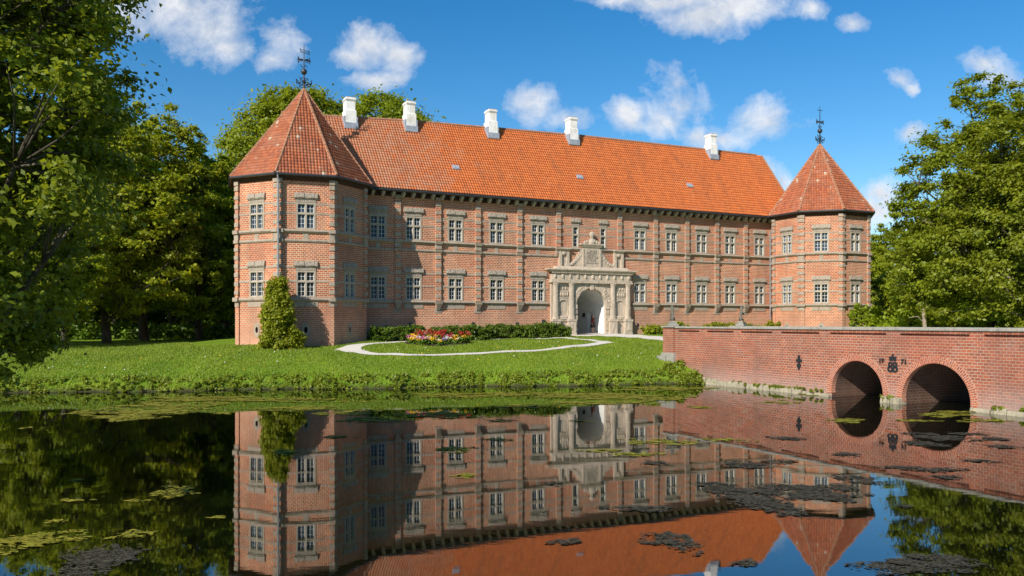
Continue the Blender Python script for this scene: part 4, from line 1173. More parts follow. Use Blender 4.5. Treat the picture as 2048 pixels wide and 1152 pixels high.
def leaf_cloud(C, RC, n, size, rs, flat=.6, up=.5, elong=1.6, out_c=None, gw=.3, twig=0.0):
    """n leaves (folded quads) round cluster centres C with radii RC"""
    C = np.asarray(C); k = rs.integers(0, len(C), n)
    g = rs.normal(0, 1, (n, 3)); g /= np.maximum(1e-6, np.linalg.norm(g, axis=1))[:, None]
    rad = np.minimum(np.abs(rs.normal(0, .62, n)) + .08, 1.75)
    ax = rs.normal(0, 1, (len(C), 3)); ax[:, 2] *= .4; ax /= np.linalg.norm(ax, axis=1)[:, None]      # each spray stretched along its twig
    off = g * rad[:, None] * np.asarray(RC)[k][:, None] * np.array([1, 1, flat])
    if twig > 0: off = off + ax[k] * np.sum(off * ax[k], 1)[:, None] * twig
    P = C[k] + off
    N = rs.normal(0, .6, (n, 3)) + g * gw; N[:, 2] += up
    if out_c is not None:
        o = P - out_c; o /= np.maximum(1e-6, np.linalg.norm(o, axis=1))[:, None]; N += .45 * o
    N /= np.linalg.norm(N, axis=1)[:, None]
    T = np.cross(N, rs.normal(0, 1, (n, 3))); T /= np.maximum(1e-6, np.linalg.norm(T, axis=1))[:, None]
    B = np.cross(N, T)
    s = size * (.6 + .8 * rs.random(n))[:, None]
    v0 = P - T * s * elong * .5; v2 = P + T * s * elong * .5 - N * s * .12
    v1 = P + B * s * .5 + N * s * .14 - T * s * .1; v3 = P - B * s * .5 + N * s * .14 - T * s * .1
    V = np.stack([v0, v1, v2, v3], 1).reshape(-1, 3)
    return V, np.arange(4 * n).reshape(n, 4)

def make_tree_data(name, seed, H, Rc, base, ncl, nleaf, lsize, leafm, trunk_r=.35, prof='round', rcf=.2, low=None, extra=None, keep=None):
    """returns (trunk mesh, crown mesh); crown centred on the trunk axis"""
    rs = np.random.default_rng(seed)
    zc, hz = (H + base) / 2, (H - base) / 2
    C, RC = [], []
    lob = rs.normal(0, 1, (14, 3)); lob /= np.linalg.norm(lob, axis=1)[:, None]; la = rs.uniform(-.22, .22, 14)
    while len(C) < ncl:
        d = rs.normal(0, 1, 3); d /= np.linalg.norm(d)
        f = 1 + float(np.sum(la * np.maximum(0, lob @ d) ** 4))
        q = rs.uniform(.45, 1.0) ** .5 if rs.random() < .8 else rs.uniform(.2, .6)
        spray = rs.random() < (0 if name == 'lime' else .07 if name == 'near' else .13)
        if spray: q = rs.uniform(.98, 1.16)
        zz = d[2] * f * q
        if prof == 'cone': w = 1.05 - .45 * (zz * .5 + .5)
        elif prof == 'egg': w = 1.08 - .28 * (zz + .2)
        else: w = 1.0
        c = np.array([d[0] * f * q * Rc * w, d[1] * f * q * Rc * w, zc + zz * hz])
        if c[2] < base * .8: continue
        if keep is not None and not keep(c): continue
        C.append(c); RC.append(Rc * rcf * rs.uniform(.65, 1.25) * (.6 if spray else 1))
    if extra is not None:
        for e in extra: C.append(np.array(e[:3])); RC.append(e[3])
    C = np.array(C); RC = np.array(RC)
    V, Fq = leaf_cloud(C, RC, nleaf, lsize, rs, .62, .6, out_c=np.array([0, 0, zc - .25 * hz]), twig=.7 if name != 'near' else .35)
    crown = bpy.data.meshes.new(name + '_crown')
    o = np_mesh('crown_tmp', V, Fq, M[leafm]); crown = o.data; bpy.data.objects.remove(o)
    t_ = MB(); wob = lambda z: Vector((.35 * math.sin(z * .23 + seed), .35 * math.cos(z * .31 + seed * 2), 0)) * min(1, z / 6)
    zs = np.linspace(-.4, H * .84, 9); axis_ = [wob(z) + Vector((0, 0, z)) for z in zs]
    t_.tube(axis_, [trunk_r * (1.35 if i == 0 else 1.08 if i == 1 else 1 - .105 * i) for i in range(9)], 9)
    order = rs.permutation(len(C)); prim = order[:max(10, ncl // 9)]
    nodes = []
    for i in prim:
        c = C[i]; hd = math.hypot(c[0], c[1]); za = max(base * .62, min(H * .8, c[2] - hd * rs.uniform(.5, .95)))
        p0 = wob(za) + Vector((0, 0, za)); p3 = Vector(c); mid = p0.lerp(p3, .5) + Vector((0, 0, -.08 * hd + .04 * hd * rs.random()))
        r0 = trunk_r * rs.uniform(.28, .42); pts = [p0, p0.lerp(mid, .5) + Vector((0, 0, .02 * hd)), mid, mid.lerp(p3, .55), p3]
        t_.tube(pts, [r0, r0 * .8, r0 * .6, r0 * .4, r0 * .15], 6); nodes += [(p, r0 * .5) for p in pts[1:4]]
    NP = np.array([tuple(p) for p, _ in nodes])
    for i in order[len(prim):]:
        c = C[i]; d = np.linalg.norm(NP - c, axis=1) + 2 * np.maximum(0, NP[:, 2] - c[2]); j = int(np.argmin(d)); p0 = nodes[j][0]; r0 = nodes[j][1] * .5
        p3 = Vector(c); mid = p0.lerp(p3, .5) + Vector((rs.uniform(-.2, .2), rs.uniform(-.2, .2), rs.uniform(-.1, .25)))
        t_.tube([p0, mid, p3], [r0, r0 * .7, r0 * .2], 5)
    o = t_.build('trunk_tmp', M['bark'], smooth=True); trunk = o.data; bpy.data.objects.remove(o)
    return trunk, crown
def tree(data, px, d, label, s=1.0, rz=0.0, group=None, name='tree', cat='tree', sz=None, sink=.1):
    x = (px - 1024) / F * d; o = empty(name, (x, d, gz(x, d) - sink), rz); tag(o, label, cat, group)
    o.scale = (s, s, sz or s)
    for nm, me in (('trunk', data[0]), ('crown', data[1])): link_mesh(nm, me, None, o)
    return o

TA = make_tree_data('broad', 11, 20, 6.4, 2.6, 520, 80000, .205, 'leaf_oak', .38, 'round', .125)
TB = make_tree_data('tall', 12, 20, 5.4, 2.2, 460, 70000, .205, 'leaf_oak', .33, 'egg', .13)
TC = make_tree_data('lime', 13, 28, 8.6, 3.0, 800, 140000, .24, 'leaf_lime', .5, 'round', .15)
TD = make_tree_data('bush', 14, 7, 3.4, .6, 190, 26000, .16, 'leaf_lime', .16, 'round', .17)
TE = make_tree_data('bright', 15, 20, 6.2, 1.2, 420, 90000, .17, 'leaf_right', .34, 'egg', .125)

# near dark tree hanging in from the left edge
ntx, nty = -12.7, 17.6
ex = [(x_ + 12.9 - 14.6 + 12.7 - 11.0, y_, z_, r_ * .8) for x_, y_, z_, r_ in [(1.9, -.2, 2.3, .35), (2.3, .2, 2.6, .4), (2.5, .5, 2.9, .45), (2.2, .3, 3.2, .55), (1.6, 0, 2.9, .5)]] + [(3.9, .3, 11.0, .6), (4.3, .3, 10.4, .5), (4.4, .2, 8.6, .6), (4.3, 0, 7.8, .6), (4.2, .3, 6.8, .6), (3.9, 0, 5.8, .7)]
def near_keep(c):      # the crown is cut back on its right side and browsed level below, like a park tree
    X, Y, Z = ntx + c[0], nty + c[1], gz(ntx, nty) + c[2]
    if Y < 11: return False
    px, py = 1024 + F * X / Y, HOR - F * (Z - EYE) / Y
    lim = float(np.interp(py, [-200, 60, 130, 210, 300, 400, 500, 600, 690, 700], [230, 225, 185, 240, 215, 175, 150, 120, 70, 0]))
    return px < lim and py < 690
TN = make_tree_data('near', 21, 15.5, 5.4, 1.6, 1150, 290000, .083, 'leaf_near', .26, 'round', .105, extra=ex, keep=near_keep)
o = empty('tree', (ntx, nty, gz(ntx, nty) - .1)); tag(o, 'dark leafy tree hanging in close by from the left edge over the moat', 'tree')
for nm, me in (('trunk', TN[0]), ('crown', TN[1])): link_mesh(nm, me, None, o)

tree(TA, 288, 78, 'tall broad green tree with the highest crown in the wood left of the castle', 1.04, .3)
tree(TB, 398, 81, 'narrow green tree at the right end of the wood beside the tall broad tree', .93, 1.1)
tree(TB, 214, 70, 'green tree between the dark near tree and the tall broad tree of the wood', .98, 2.0)
WOOD = 'trees standing in the shade of the wood left of the castle'
WL = 'green tree standing among the others in the shade of the wood'
for px, d, k, s, rz in ((130, 63, 0, .55, .4), (38, 62, 1, .62, 1.3), (-70, 66, 0, .62, 2.2), (90, 84, 1, 1.0, .2), (340, 98, 0, 1.0, 2.9), (230, 100, 1, 1.1, 4.0), (150, 104, 0, 1.1, 5.0), (445, 100, 1, .9, .9), (20, 100, 0, 1.1, 3.3), (-130, 94, 1, .8, 3.9)):
    tree((TA, TB)[k], px, d, WL, s, rz, WOOD)
tree(TC, 578, 96, 'huge round bright green tree rising behind the roof of the taller tower', .98, .5, sz=1.05)
tree(TC, 452, 90, 'bright green tree whose hanging foliage touches the left edge of the big tower', .66, 2.5)
tree(TC, 792, 102, 'round green treetop showing between two white chimneys above the roof', .97, 4.2, sz=1.06)
# right bank
tree(TE, 1955, 66, 'bright green open-branched tree beyond the bridge, next to the smaller tower', 1.0, .0)
tree(TE, 2095, 60, 'tall bright green tree at the right edge beyond the bridge', .98, 2.2)
RW = 'trees beyond the bridge, low behind its parapet'
tree(TD, 1868, 70, 'low bushy green tree behind the bridge parapet, below the open-branched tree', .95, .6)
tree(TD, 1822, 84, 'rounded light green bushy tree behind the bridge parapet, nearest the smaller tower', .95, 2.0)
tree(TD, 1985, 64, 'low bushy green tree behind the bridge parapet near the right edge', 1.0, 3.0)
for px, d, s, rz in ((1768, 116, .72, .3), (1715, 124, .62, 2.3), (1830, 108, .62, 3.3), (1900, 96, .8, 4.4), (2010, 90, .9, 5.2)):
    tree(TB, px, d, 'distant green tree in the line behind the smaller tower and right bank trees', s, rz, 'distant trees on the right bank')
# bare pale stem leaning in front of the right bank trees
x, y = (1852 - 1024) / F * 64, 64.0
o = empty('tree_stump', (x, y, gz(x, y))); tag(o, 'pale leaning bare stem standing behind the bridge parapet', 'stem')
m = MB(); m.tube([(0, 0, -.3), (-.05, 0, 1.2), (-.22, 0, 3.1)], [.2, .17, .12], 8); m.tube([(-.1, 0, 1.9), (-.6, .1, 2.5), (-1.3, .1, 2.4)], [.06, .045, .02], 6)
m.build('trunk', M['dry_wood'], o, smooth=True)

def leaf_obj(name, C, RC, n, size, mat, seed, parent=None, flat=.7, up=.5, elong=1.5):
    V, Fq = leaf_cloud(np.array(C), np.array(RC), n, size, np.random.default_rng(seed), flat, up, elong)
    return np_mesh(name, V, Fq, M[mat], parent)
# undergrowth at the foot of the wood and of the right-hand trees
rs = np.random.default_rng(4)
C = []; RC = []
for k in range(150):
    px = rs.uniform(-120, 470); d = rs.uniform(82, 104); x = (px - 1024) / F * d; C.append((x, d, gz(x, d) + rs.uniform(.1, 1.1))); RC.append(rs.uniform(.7, 1.5))
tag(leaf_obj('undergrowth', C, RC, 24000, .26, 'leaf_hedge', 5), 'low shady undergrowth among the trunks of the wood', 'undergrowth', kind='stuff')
C = []; RC = []
for k in range(120):
    px = rs.uniform(1740, 2200); d = rs.uniform(72, 100); x = (px - 1024) / F * d; C.append((x, d, gz(x, d) + rs.uniform(.2, 1.5))); RC.append(rs.uniform(.6, 1.2))
tag(leaf_obj('undergrowth', C, RC, 24000, .26, 'leaf_oak', 6), 'dense green scrub under the trees beyond the bridge', 'undergrowth', kind='stuff')

for (p0, p1, d0, d1, hh, n, nl, lab) in ((-420, 500, 112, 126, 13, 900, 60000, 'far mass of woodland closing the view behind the trees left of the castle'), (1660, 2350, 122, 138, 11, 420, 34000, 'far mass of woodland beyond the right bank')):
    C = []; RC = []
    for k in range(n):
        px = rs.uniform(p0, p1); d = rs.uniform(d0, d1); x = (px - 1024) / F * d
        C.append((x, d, gz(x, d) + rs.uniform(0, 1) ** 1.5 * (hh + 2 * math.sin(px * .03)))); RC.append(rs.uniform(1.0, 2.0))
    tag(leaf_obj('woods', C, RC, nl, .42, 'leaf_oak', int(p1), None), lab, 'woods', kind='stuff')

C = []; RC = []
for k in range(420):
    px = rs.uniform(-300, 490); d = rs.uniform(105, 111); x = (px - 1024) / F * d; C.append((x, d, gz(x, d) + rs.uniform(0, 3.6))); RC.append(rs.uniform(.8, 1.4))
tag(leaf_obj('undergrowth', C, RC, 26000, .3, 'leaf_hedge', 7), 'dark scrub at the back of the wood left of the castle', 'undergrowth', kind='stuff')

# hedges along the castle foot
def hedge(x0, x1, y0, y1, h, n, size, mat, label, seed, wob=.12):
    rs = np.random.default_rng(seed)
    wx, wy = cl((x0 + x1) / 2, (y0 + y1) / 2); o = empty('hedge', (wx, wy, gz(wx, wy)), ANG); tag(o, label, 'hedge')
    C = []; RC = []
    for k in range(int((x1 - x0) * (y1 - y0) * h * 26)):
        x, y = rs.uniform(x0, x1), rs.uniform(y0, y1); w_ = cl(x, y)
        z = gz(*w_) + rs.uniform(.1, h - .22 + wob * math.sin(x * 1.3) * math.sin(x * .37 + 1)); C.append((x - (x0 + x1) / 2, y - (y0 + y1) / 2, z - gz(wx, wy))); RC.append(.2)
    leaf_obj('foliage', C, RC, n, size, mat, seed, o, .9, .3)
    m = MB()
    for k in range(int((x1 - x0) / .8)):
        x = x0 + .4 + k * .8 - (x0 + x1) / 2; m.tube([(x, 0, -.4), (x + .05, 0, h * .5)], [.04, .02], 5)
    m.build('stem', M['bark'], o)
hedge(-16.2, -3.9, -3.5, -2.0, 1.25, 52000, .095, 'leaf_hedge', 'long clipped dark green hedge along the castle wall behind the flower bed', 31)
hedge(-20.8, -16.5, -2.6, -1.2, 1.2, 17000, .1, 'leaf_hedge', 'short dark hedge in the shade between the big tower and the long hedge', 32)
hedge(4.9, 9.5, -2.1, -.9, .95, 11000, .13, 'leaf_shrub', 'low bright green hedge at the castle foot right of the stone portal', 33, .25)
hedge(10.5, 20.5, -2.3, -1.1, 1.05, 11000, .14, 'leaf_shrub', 'low green shrubs whose tops show over the bridge parapet below the castle wall', 34, .3)

# columnar shrub in front of the big tower
x, y = (556 - 1024) / F * 57.0, 57.0
o = empty('shrub', (x, y, gz(x, y))); tag(o, 'tall yellow-green columnar shrub growing against the big tower', 'shrub')
C = []; RC = []; rs = np.random.default_rng(8)
for k in range(230):
    z = rs.uniform(.02, 1) ** 1.15 * 4.75; w = 1.28 * (1 - (z / 5.15) ** 2.6) ** .6 * (.86 + .14 * math.sin(z * 3)); a_ = rs.uniform(0, 6.28); q = rs.uniform(.4, 1) ** .5
    C.append((q * w * math.cos(a_) * .95, q * w * math.sin(a_) * .8, z)); RC.append(.3)
for k in range(26): a_ = rs.uniform(0, 1); C.append((1.0 + a_ * .75, -.25 + .4 * a_, rs.uniform(.1, 1.5 - .5 * a_))); RC.append(.24)
leaf_obj('foliage', C, RC, 30000, .13, 'leaf_shrub', 9, o, 1.0, .5)
m = MB()
for k in range(5): m.tube([(.2 * k - .4, 0, -.2), (.15 * k - .3, .05, 2.0), (.05 * k - .1, 0, 4.0)], [.06, .045, .02], 6)
m.build('stem', M['bark'], o)

# ivy on the foot of the smaller tower
k = 0; ang = 0.0; ap = 4.7 * math.cos(R(22.5)); fx, fy = RT[0] + math.sin(ang) * ap, RT[1] - math.cos(ang) * ap
wx, wy = cl(fx + .6, fy - .2); o = empty('ivy', (wx, wy, gz(wx, wy)), ANG); tag(o, 'light green climbing ivy at the foot of the smaller tower', 'ivy')
C = []; RC = []
for k in range(60):
    x = rs.uniform(-1.5, 1.3); z = rs.uniform(0, 1) ** .8 * (2.9 - .25 * abs(x) - (.5 if -.3 < x < .3 else 0)); C.append((x, rs.uniform(-.02, .1), z)); RC.append(rs.uniform(.12, .24))
leaf_obj('foliage', C, RC, 7500, .13, 'leaf_shrub', 10, o, 1.0, .3)
m = MB()
for k in range(6): m.tube([(-.9 + .3 * k, .08, -.2), (-1.1 + .38 * k, .08, 1.2), (-1.2 + .42 * k, .08, 2.4)], [.03, .025, .01], 5)
m.build('stem', M['bark'], o)

# ---------------------------------------------------------------- flower bed: single plants
fcol = {'red': (.42, .04, .025), 'yellow': (.75, .45, .02), 'white': (.75, .72, .7), 'pink': (.55, .16, .3), 'violet': (.3, .16, .4)}
fm = {k: plain_mat(k + '_petals', v, .6, .2, 12) for k, v in fcol.items()}
def plant_data(colr, h, seed):
    rs = np.random.default_rng(seed)
    V, Fq = leaf_cloud([(0, 0, h * .4)], [.24], 90, .11, rs, h * 1.5, .4)
    a_ = np_mesh('t', V, Fq, M['leaf_hedge']); fol = a_.data; bpy.data.objects.remove(a_)
    n = 16; c = np.stack([rs.uniform(-.2, .2, n), rs.uniform(-.2, .2, n), h * rs.uniform(.75, 1.05, n)], -1)
    V, Fq = leaf_cloud(c, np.full(n, .045), n * 7, .06, rs, 1.4 if colr == 'red' else .6, .5, 1.1)
    a_ = np_mesh('t', V, Fq, fm[colr]); bl_ = a_.data; bpy.data.objects.remove(a_)
    return fol, bl_
pd_ = {c: plant_data(c, (.78 if c == 'red' else .5), i + 50) for i, c in enumerate(fcol)}
r2 = random.Random(12)
bx, by = on_ground(876, 686)
def put_flower(u, v, c):
    x = bx + u; y = by + v
    o = empty('flowering_plant', (x, y, gz(x, y)), r2.uniform(0, 6.28)); s_ = r2.uniform(.85, 1.2); o.scale = (s_, s_, s_)
    lab = {'red': 'tall red flowering plant in the middle of the round bed', 'yellow': 'yellow flowering plant in the round bed', 'white': 'white flowering plant in the round bed', 'pink': 'pink flowering plant in the round bed', 'violet': 'pale violet flowering plant in the round bed'}[c]
    tag(o, lab, 'flower', group=c + ' flowers in the round bed')
    link_mesh('foliage', pd_[c][0], None, o); link_mesh('blossom', pd_[c][1], None, o)
for i in range(96):
    a_ = r2.uniform(0, 6.283); q = math.sqrt(r2.random()); u, v = q * 2.35 * math.cos(a_), q * 2.0 * math.sin(a_)
    if q < .62 or (v > .4 and q < .9): c = r2.choice(['red', 'red', 'red', 'yellow', 'white', 'pink'])
    else: c = r2.choice(['white', 'white', 'white', 'yellow', 'yellow', 'yellow', 'pink', 'violet', 'red'])
    put_flower(u, v, c)
n = 40; V = [(bx, by, gz(bx, by) + .1)]
for k in range(n): a_ = 2 * math.pi * k / n; x, y = bx + 2.5 * math.cos(a_), by + 2.15 * math.sin(a_); V.append((x, y, gz(x, y) + .05))
M['soil'] = plain_mat('soil', (.05, .035, .022), .95, .35, 12)
o = np_mesh('soil', V, [(0, 1 + k, 1 + (k + 1) % n) for k in range(n)], M['soil']); tag(o, 'dark soil of the round flower bed', 'soil', kind='structure')

# ---------------------------------------------------------------- grass, bank plants, daisies
def in_poly(px, py, poly):
    r_ = np.zeros(len(px), bool); n = len(poly)
    for i in range(n):
        x0, y0 = poly[i]; x1, y1 = poly[(i + 1) % n]
        r_ ^= ((y0 > py) != (y1 > py)) & (px < (x1 - x0) * (py - y0) / (y1 - y0 + 1e-12) + x0)
    return r_
POLYS = [[on_ground(*p) for p in a] + [on_ground(*p) for p in b[::-1]] for a, b in ((ob, ib), (ot, it), ([(1120, 671.5), (1198, 672.5), (1262, 676), (1334, 684), (1420, 686)], [(1130, 667.5), (1205, 667.5), (1262, 670), (1334, 675), (1430, 677)]))]
def on_gravel(x, y):
    r_ = (x - bx) ** 2 / 2.5 ** 2 + (y - by) ** 2 / 2.15 ** 2 < 1
    for p in POLYS: r_ |= in_poly(x, y, p)
    return r_
def blades(n, xr, yr, h, seed, mat, name, label, wlim=(.6, 60), width=.035, avoid=True, clump=0):
    rs = np.random.default_rng(seed)
    x = rs.uniform(*xr, n); y = rs.uniform(*yr, n)
    w = shore_w(x, y); ok = (w > wlim[0]) & (w < wlim[1]) & (np.abs(x) < .66 * y)
    # off the castle, the bridge and the gravel
    lx = (x - 7) * .8984 + (y - 74) * .4391; ly = -(x - 7) * .4391 + (y - 74) * .8984
    ok &= ~((ly > -.1)) | (lx < -33) | (lx > 31)
    ok &= np.hypot(lx - LT[0], ly - LT[1]) > 5.2
    bx_ = (x - BO[0]) * .4391 - (y - BO[1]) * .8984; by_ = (x - BO[0]) * .8984 + (y - BO[1]) * .4391
    ok &= ~((bx_ > -.2) & (by_ > -.1) & (by_ < BWd + .2))
    ok &= ~on_gravel(x, y)
    x, y = x[ok], y[ok]; n = len(x); z = ground_z(x, y)
    hh = h * rs.uniform(.5, 1.3, n); a = rs.uniform(0, 6.28, n); le = rs.normal(0, .35, (n, 2)) * hh[:, None]
    dx, dy = np.cos(a) * width, np.sin(a) * width
    b0 = np.stack([x - dx, y - dy, z - .02], -1); b1 = np.stack([x + dx, y + dy, z - .02], -1)
    t0 = np.stack([x + le[:, 0] + dx * .25, y + le[:, 1] + dy * .25, z + hh], -1); t1 = np.stack([x + le[:, 0] - dx * .25, y + le[:, 1] - dy * .25, z + hh], -1)
    V = np.stack([b0, b1, t0, t1], 1).reshape(-1, 3)
    return tag(np_mesh(name, V, np.arange(4 * n).reshape(n, 4), M[mat]), label, 'grass', kind='stuff')
PATHPTS = None
blades(210000, (-46, 16), (44, 72), .085, 71, 'grass', 'grass', 'short mown lawn grass on the slope between moat and castle', (1.0, 24), .03)
blades(46000, (-34, 14), (43, 57), .2, 72, 'grass', 'tall_grass', 'longer grass along the edge of the bank', (.05, 1.3), .03)
# broad-leaved plants fringing the water
rs = np.random.default_rng(15); C = []; RC = []
while len(C) < 620:
    x = rs.uniform(-31, 12.2); y = 50.3 + .1775 * x + rs.uniform(-.6, 1.2); w = float(shore_w(x, y))
    if not (-.12 < w < .95): continue
    if math.sin(x * 1.1) + math.sin(x * 2.9 + 2) < -1.1 and rs.random() < .7: continue
    C.append((x, y, gz(x, y) + rs.uniform(.0, .2))); RC.append(rs.uniform(.08, .22))
for k in range(60):     # taller growth where the bank meets the bridge
    u = rs.uniform(2.0, 4.6); x, y = bl(u, -rs.uniform(.1, 2.2)); 
    if shore_w(x, y) > -.1: C.append((x, y, gz(x, y) + rs.uniform(.0, .3))); RC.append(rs.uniform(.12, .26))
tag(leaf_obj('bank_plants', C, RC, 17000, .095, 'leaf_bank', 16, None, .9, .5, 1.8), 'leafy weeds fringing the water at the foot of the bank', 'weeds', kind='stuff')
C = []; RC = []
for k in range(46):
    u = rs.choice([rs.uniform(3, 14), rs.uniform(17.7, 18.8), rs.uniform(23.2, 27)], p=[.6, .15, .25]); x, y = bl(u, -.18); C.append((x, y, .22 + .1 * rs.random())); RC.append(rs.uniform(.05, .15))
tag(leaf_obj('ledge_plants', C, RC, 1700, .08, 'leaf_bank', 17, None, .8, .5, 2.2), 'small weeds rooted on the stone footing of the bridge', 'weeds', kind='stuff')
# daisies and dandelions
def specks(n, mat, seed, size, name, label, xr=(-44, 12), yr=(45, 66)):
    rs = np.random.default_rng(seed); x = rs.uniform(*xr, n); y = rs.uniform(*yr, n); w = shore_w(x, y)
    lx = (x - 7) * .8984 + (y - 74) * .4391; ly = -(x - 7) * .4391 + (y - 74) * .8984
    ok = (w > .6) & (ly < -6) & (np.hypot(lx - LT[0], ly - LT[1]) > 5.4) & (np.sin(x * .7) + np.sin(y * 1.1 + x * .3) > -.4); x, y = x[ok], y[ok]
    P = np.stack([x, y, ground_z(x, y) + .09], -1)
    V, Fq = leaf_cloud(P, np.full(len(P), .01), len(P), size, rs, .5, 1.2, 1.0)
    tag(np_mesh(name, V, Fq, mat), label, 'wildflowers', kind='stuff')
specks(900, fm['white'], 81, .07, 'daisies', 'tiny white daisies dotted over the lawn')
specks(520, fm['yellow'], 82, .08, 'dandelions', 'tiny yellow dandelions dotted over the lawn')

# ---------------------------------------------------------------- floating algae
def on_water(px, py): d = EYE * F / (py - HOR); return (px - 1024) / F * d, d
t = NT('algae_yellow'); obj = t.n('ShaderNodeTexCoord').outputs['Object']; a = t.noise(obj, 3, 5, .7); ri = t.n('ShaderNodeNewGeometry').outputs['Random Per Island']
col = t.mix(t.ramp(a, (.3, 0), (.7, 1)), (.17, .16, .014), (.36, .30, .03)); col = t.mix(t.math('MULTIPLY', ri, .7), col, (.12, .145, .015))
M['algae'] = t.out(t.bsdf(col, .8, spec=.2, normal=t.bump(a, .5, .03)))
t = NT('algae_dark'); obj = t.n('ShaderNodeTexCoord').outputs['Object']; a = t.noise(obj, 5, 5, .7); ri = t.n('ShaderNodeNewGeometry').outputs['Random Per Island']
col = t.mix(t.ramp(a, (.3, 0), (.7, 1)), (.025, .023, .016), (.10, .088, .06)); col = t.mix(t.math('MULTIPLY', ri, .8), col, (.05, .047, .03))
M['algae_dark'] = t.out(t.bsdf(col, .8, spec=.2, normal=t.bump(a, .5, .03)))
def algae(name, patches, mat, seed, label):
    rs = np.random.default_rng(seed); V = []; Fq = []; cnt = 0; n = 7
    for px, py, wx, dens in patches:
        cx, cy = on_water(px, py); rx = wx / F * cy / 2
        hpx = dens[1]; y0 = on_water(px, py - hpx / 2)[1]; y1 = on_water(px, py + hpx / 2)[1]; ry = max(.12, abs(y0 - y1) / 2)
        ar = rx * ry * 3.14; sz = float(np.clip(cy / 42.0 * .085, .028, .11)) * (.68 if seed == 92 else 1)
        N = int(min(7000, max(20, ar * (1.5 if seed == 92 else 1.1) * dens[0] / (sz * sz * 2.4))))
        ph = rs.uniform(0, 6.28, 8)
        for k in range(N):
            a = rs.uniform(0, 6.283); q = math.sqrt(rs.random())
            lim = 1 + .28 * math.sin(2 * a + ph[0]) + .22 * math.sin(3 * a + ph[1]) + .15 * math.sin(7 * a + ph[2])
            q *= lim; u, v = q * math.cos(a), q * math.sin(a); x, y = cx + rx * u, cy + ry * v
            hole = math.sin(u * 5 + ph[3] + 2 * math.sin(v * 3)) + math.sin(v * 6 + ph[4] + math.sin(u * 4)) + .8 * math.sin(u * 13 + v * 9 + ph[5])
            if hole < (-.7 if seed == 92 else -.8) + .9 * (q > .75): 
                if rs.random() < .85: continue
            s = sz * rs.uniform(.45, 1.3); el = rs.uniform(.9, 3.0)
            z = .005 + .022 * rs.random()
            an = np.linspace(0, 2 * math.pi, n, endpoint=False) + rs.uniform(0, 6)
            rr = s * rs.uniform(.55, 1.3, n)
            V.append(np.stack([x + rr * np.cos(an) * el, y + rr * np.sin(an), np.full(n, z) + rs.normal(0, .003, n)], -1))
            Fq.append(np.arange(cnt, cnt + n)); cnt += n
    V = np.concatenate(V)
    # keep each disc counter-clockwise
    return tag(np_mesh(name, V, np.array(Fq), mat), label, 'algae', kind='stuff')
ypat = [(275, 829, 160, (1, 26)), (330, 812, 260, (.5, 26)), (560, 800, 300, (.5, 10)), (420, 797, 250, (.6, 14)), (590, 817, 150, (.9, 9)), (700, 826, 110, (1, 10)), (740, 840, 130, (1, 9)), (675, 874, 46, (1, 6)), (570, 906, 46, (1, 11)), (447, 827, 30, (1, 4)),
        (350, 984, 100, (1, 20)), (270, 1002, 42, (1, 6)), (150, 1001, 50, (1, 10)), (60, 1084, 155, (1, 44)), (265, 1070, 66, (1, 20)), (115, 1043, 50, (1, 4)), (50, 857, 26, (1, 4)), (155, 961, 22, (1, 4)), (435, 1036, 40, (1, 5)),
        (870, 830, 150, (.8, 14)), (910, 899, 84, (1, 11)), (930, 952, 50, (.8, 8)), (1000, 880, 60, (1, 5)), (950, 790, 240, (.7, 10)), (1130, 790, 260, (.8, 12)), (1260, 795, 260, (.9, 14)), (1330, 778, 200, (.9, 8)), (1200, 806, 190, (.7, 8)), (1050, 812, 130, (.8, 8)), (1000, 841, 70, (.8, 6)),
        (1165, 843, 40, (1, 4)), (1205, 902, 100, (.7, 9)), (1320, 884, 190, (.5, 11)), (1280, 909, 110, (.7, 9)), (1400, 815, 44, (1, 5)), (1690, 842, 70, (1, 9)), (1885, 830, 90, (1, 10)), (1905, 824, 60, (1, 5)), (1830, 842, 60, (1, 6)), (1965, 841, 100, (.8, 7)), (1625, 789, 70, (.8, 6)), (1560, 805, 100, (.4, 8)), (1450, 880, 90, (.5, 8))]
dpat = [(190, 1122, 170, (.9, 56)), (225, 1108, 110, (.9, 26)), (1345, 1083, 100, (1, 38)), (1133, 1084, 56, (1, 13)), (1490, 1127, 50, (1, 14)), (1830, 1132, 190, (1, 40)), (1905, 1122, 100, (.9, 26)), (1500, 990, 150, (1, 34)), (1620, 983, 190, (1, 40)), (1545, 1015, 130, (1, 30)), (1290, 1018, 120, (.9, 15)), (1430, 972, 90, (.9, 14)), (1490, 930, 100, (.9, 14)), (1310, 926, 60, (.8, 8)), (1575, 877, 60, (.9, 7)), (1700, 955, 90, (.8, 9)), (1735, 965, 70, (.7, 8)), (1880, 875, 100, (1, 17)), (1850, 888, 80, (.9, 12)), (1990, 878, 60, (.9, 7)), (2010, 894, 56, (.9, 8)), (1810, 936, 90, (.9, 9)), (1880, 940, 100, (.9, 9)), (1890, 955, 60, (.9, 9)), (1690, 909, 70, (.7, 7)), (1935, 868, 70, (.9, 6)), (1810, 1014, 32, (1, 6)), (1110, 967, 40, (.7, 7)), (1560, 923, 80, (.7, 7)), (1960, 922, 70, (.9, 6))]
algae('floating_algae', ypat, M['algae'], 91, 'yellow-green algae drifting in patches on the water')
algae('floating_pondweed', dpat, M['algae_dark'], 92, 'dull dark pondweed lying in patches on the water')

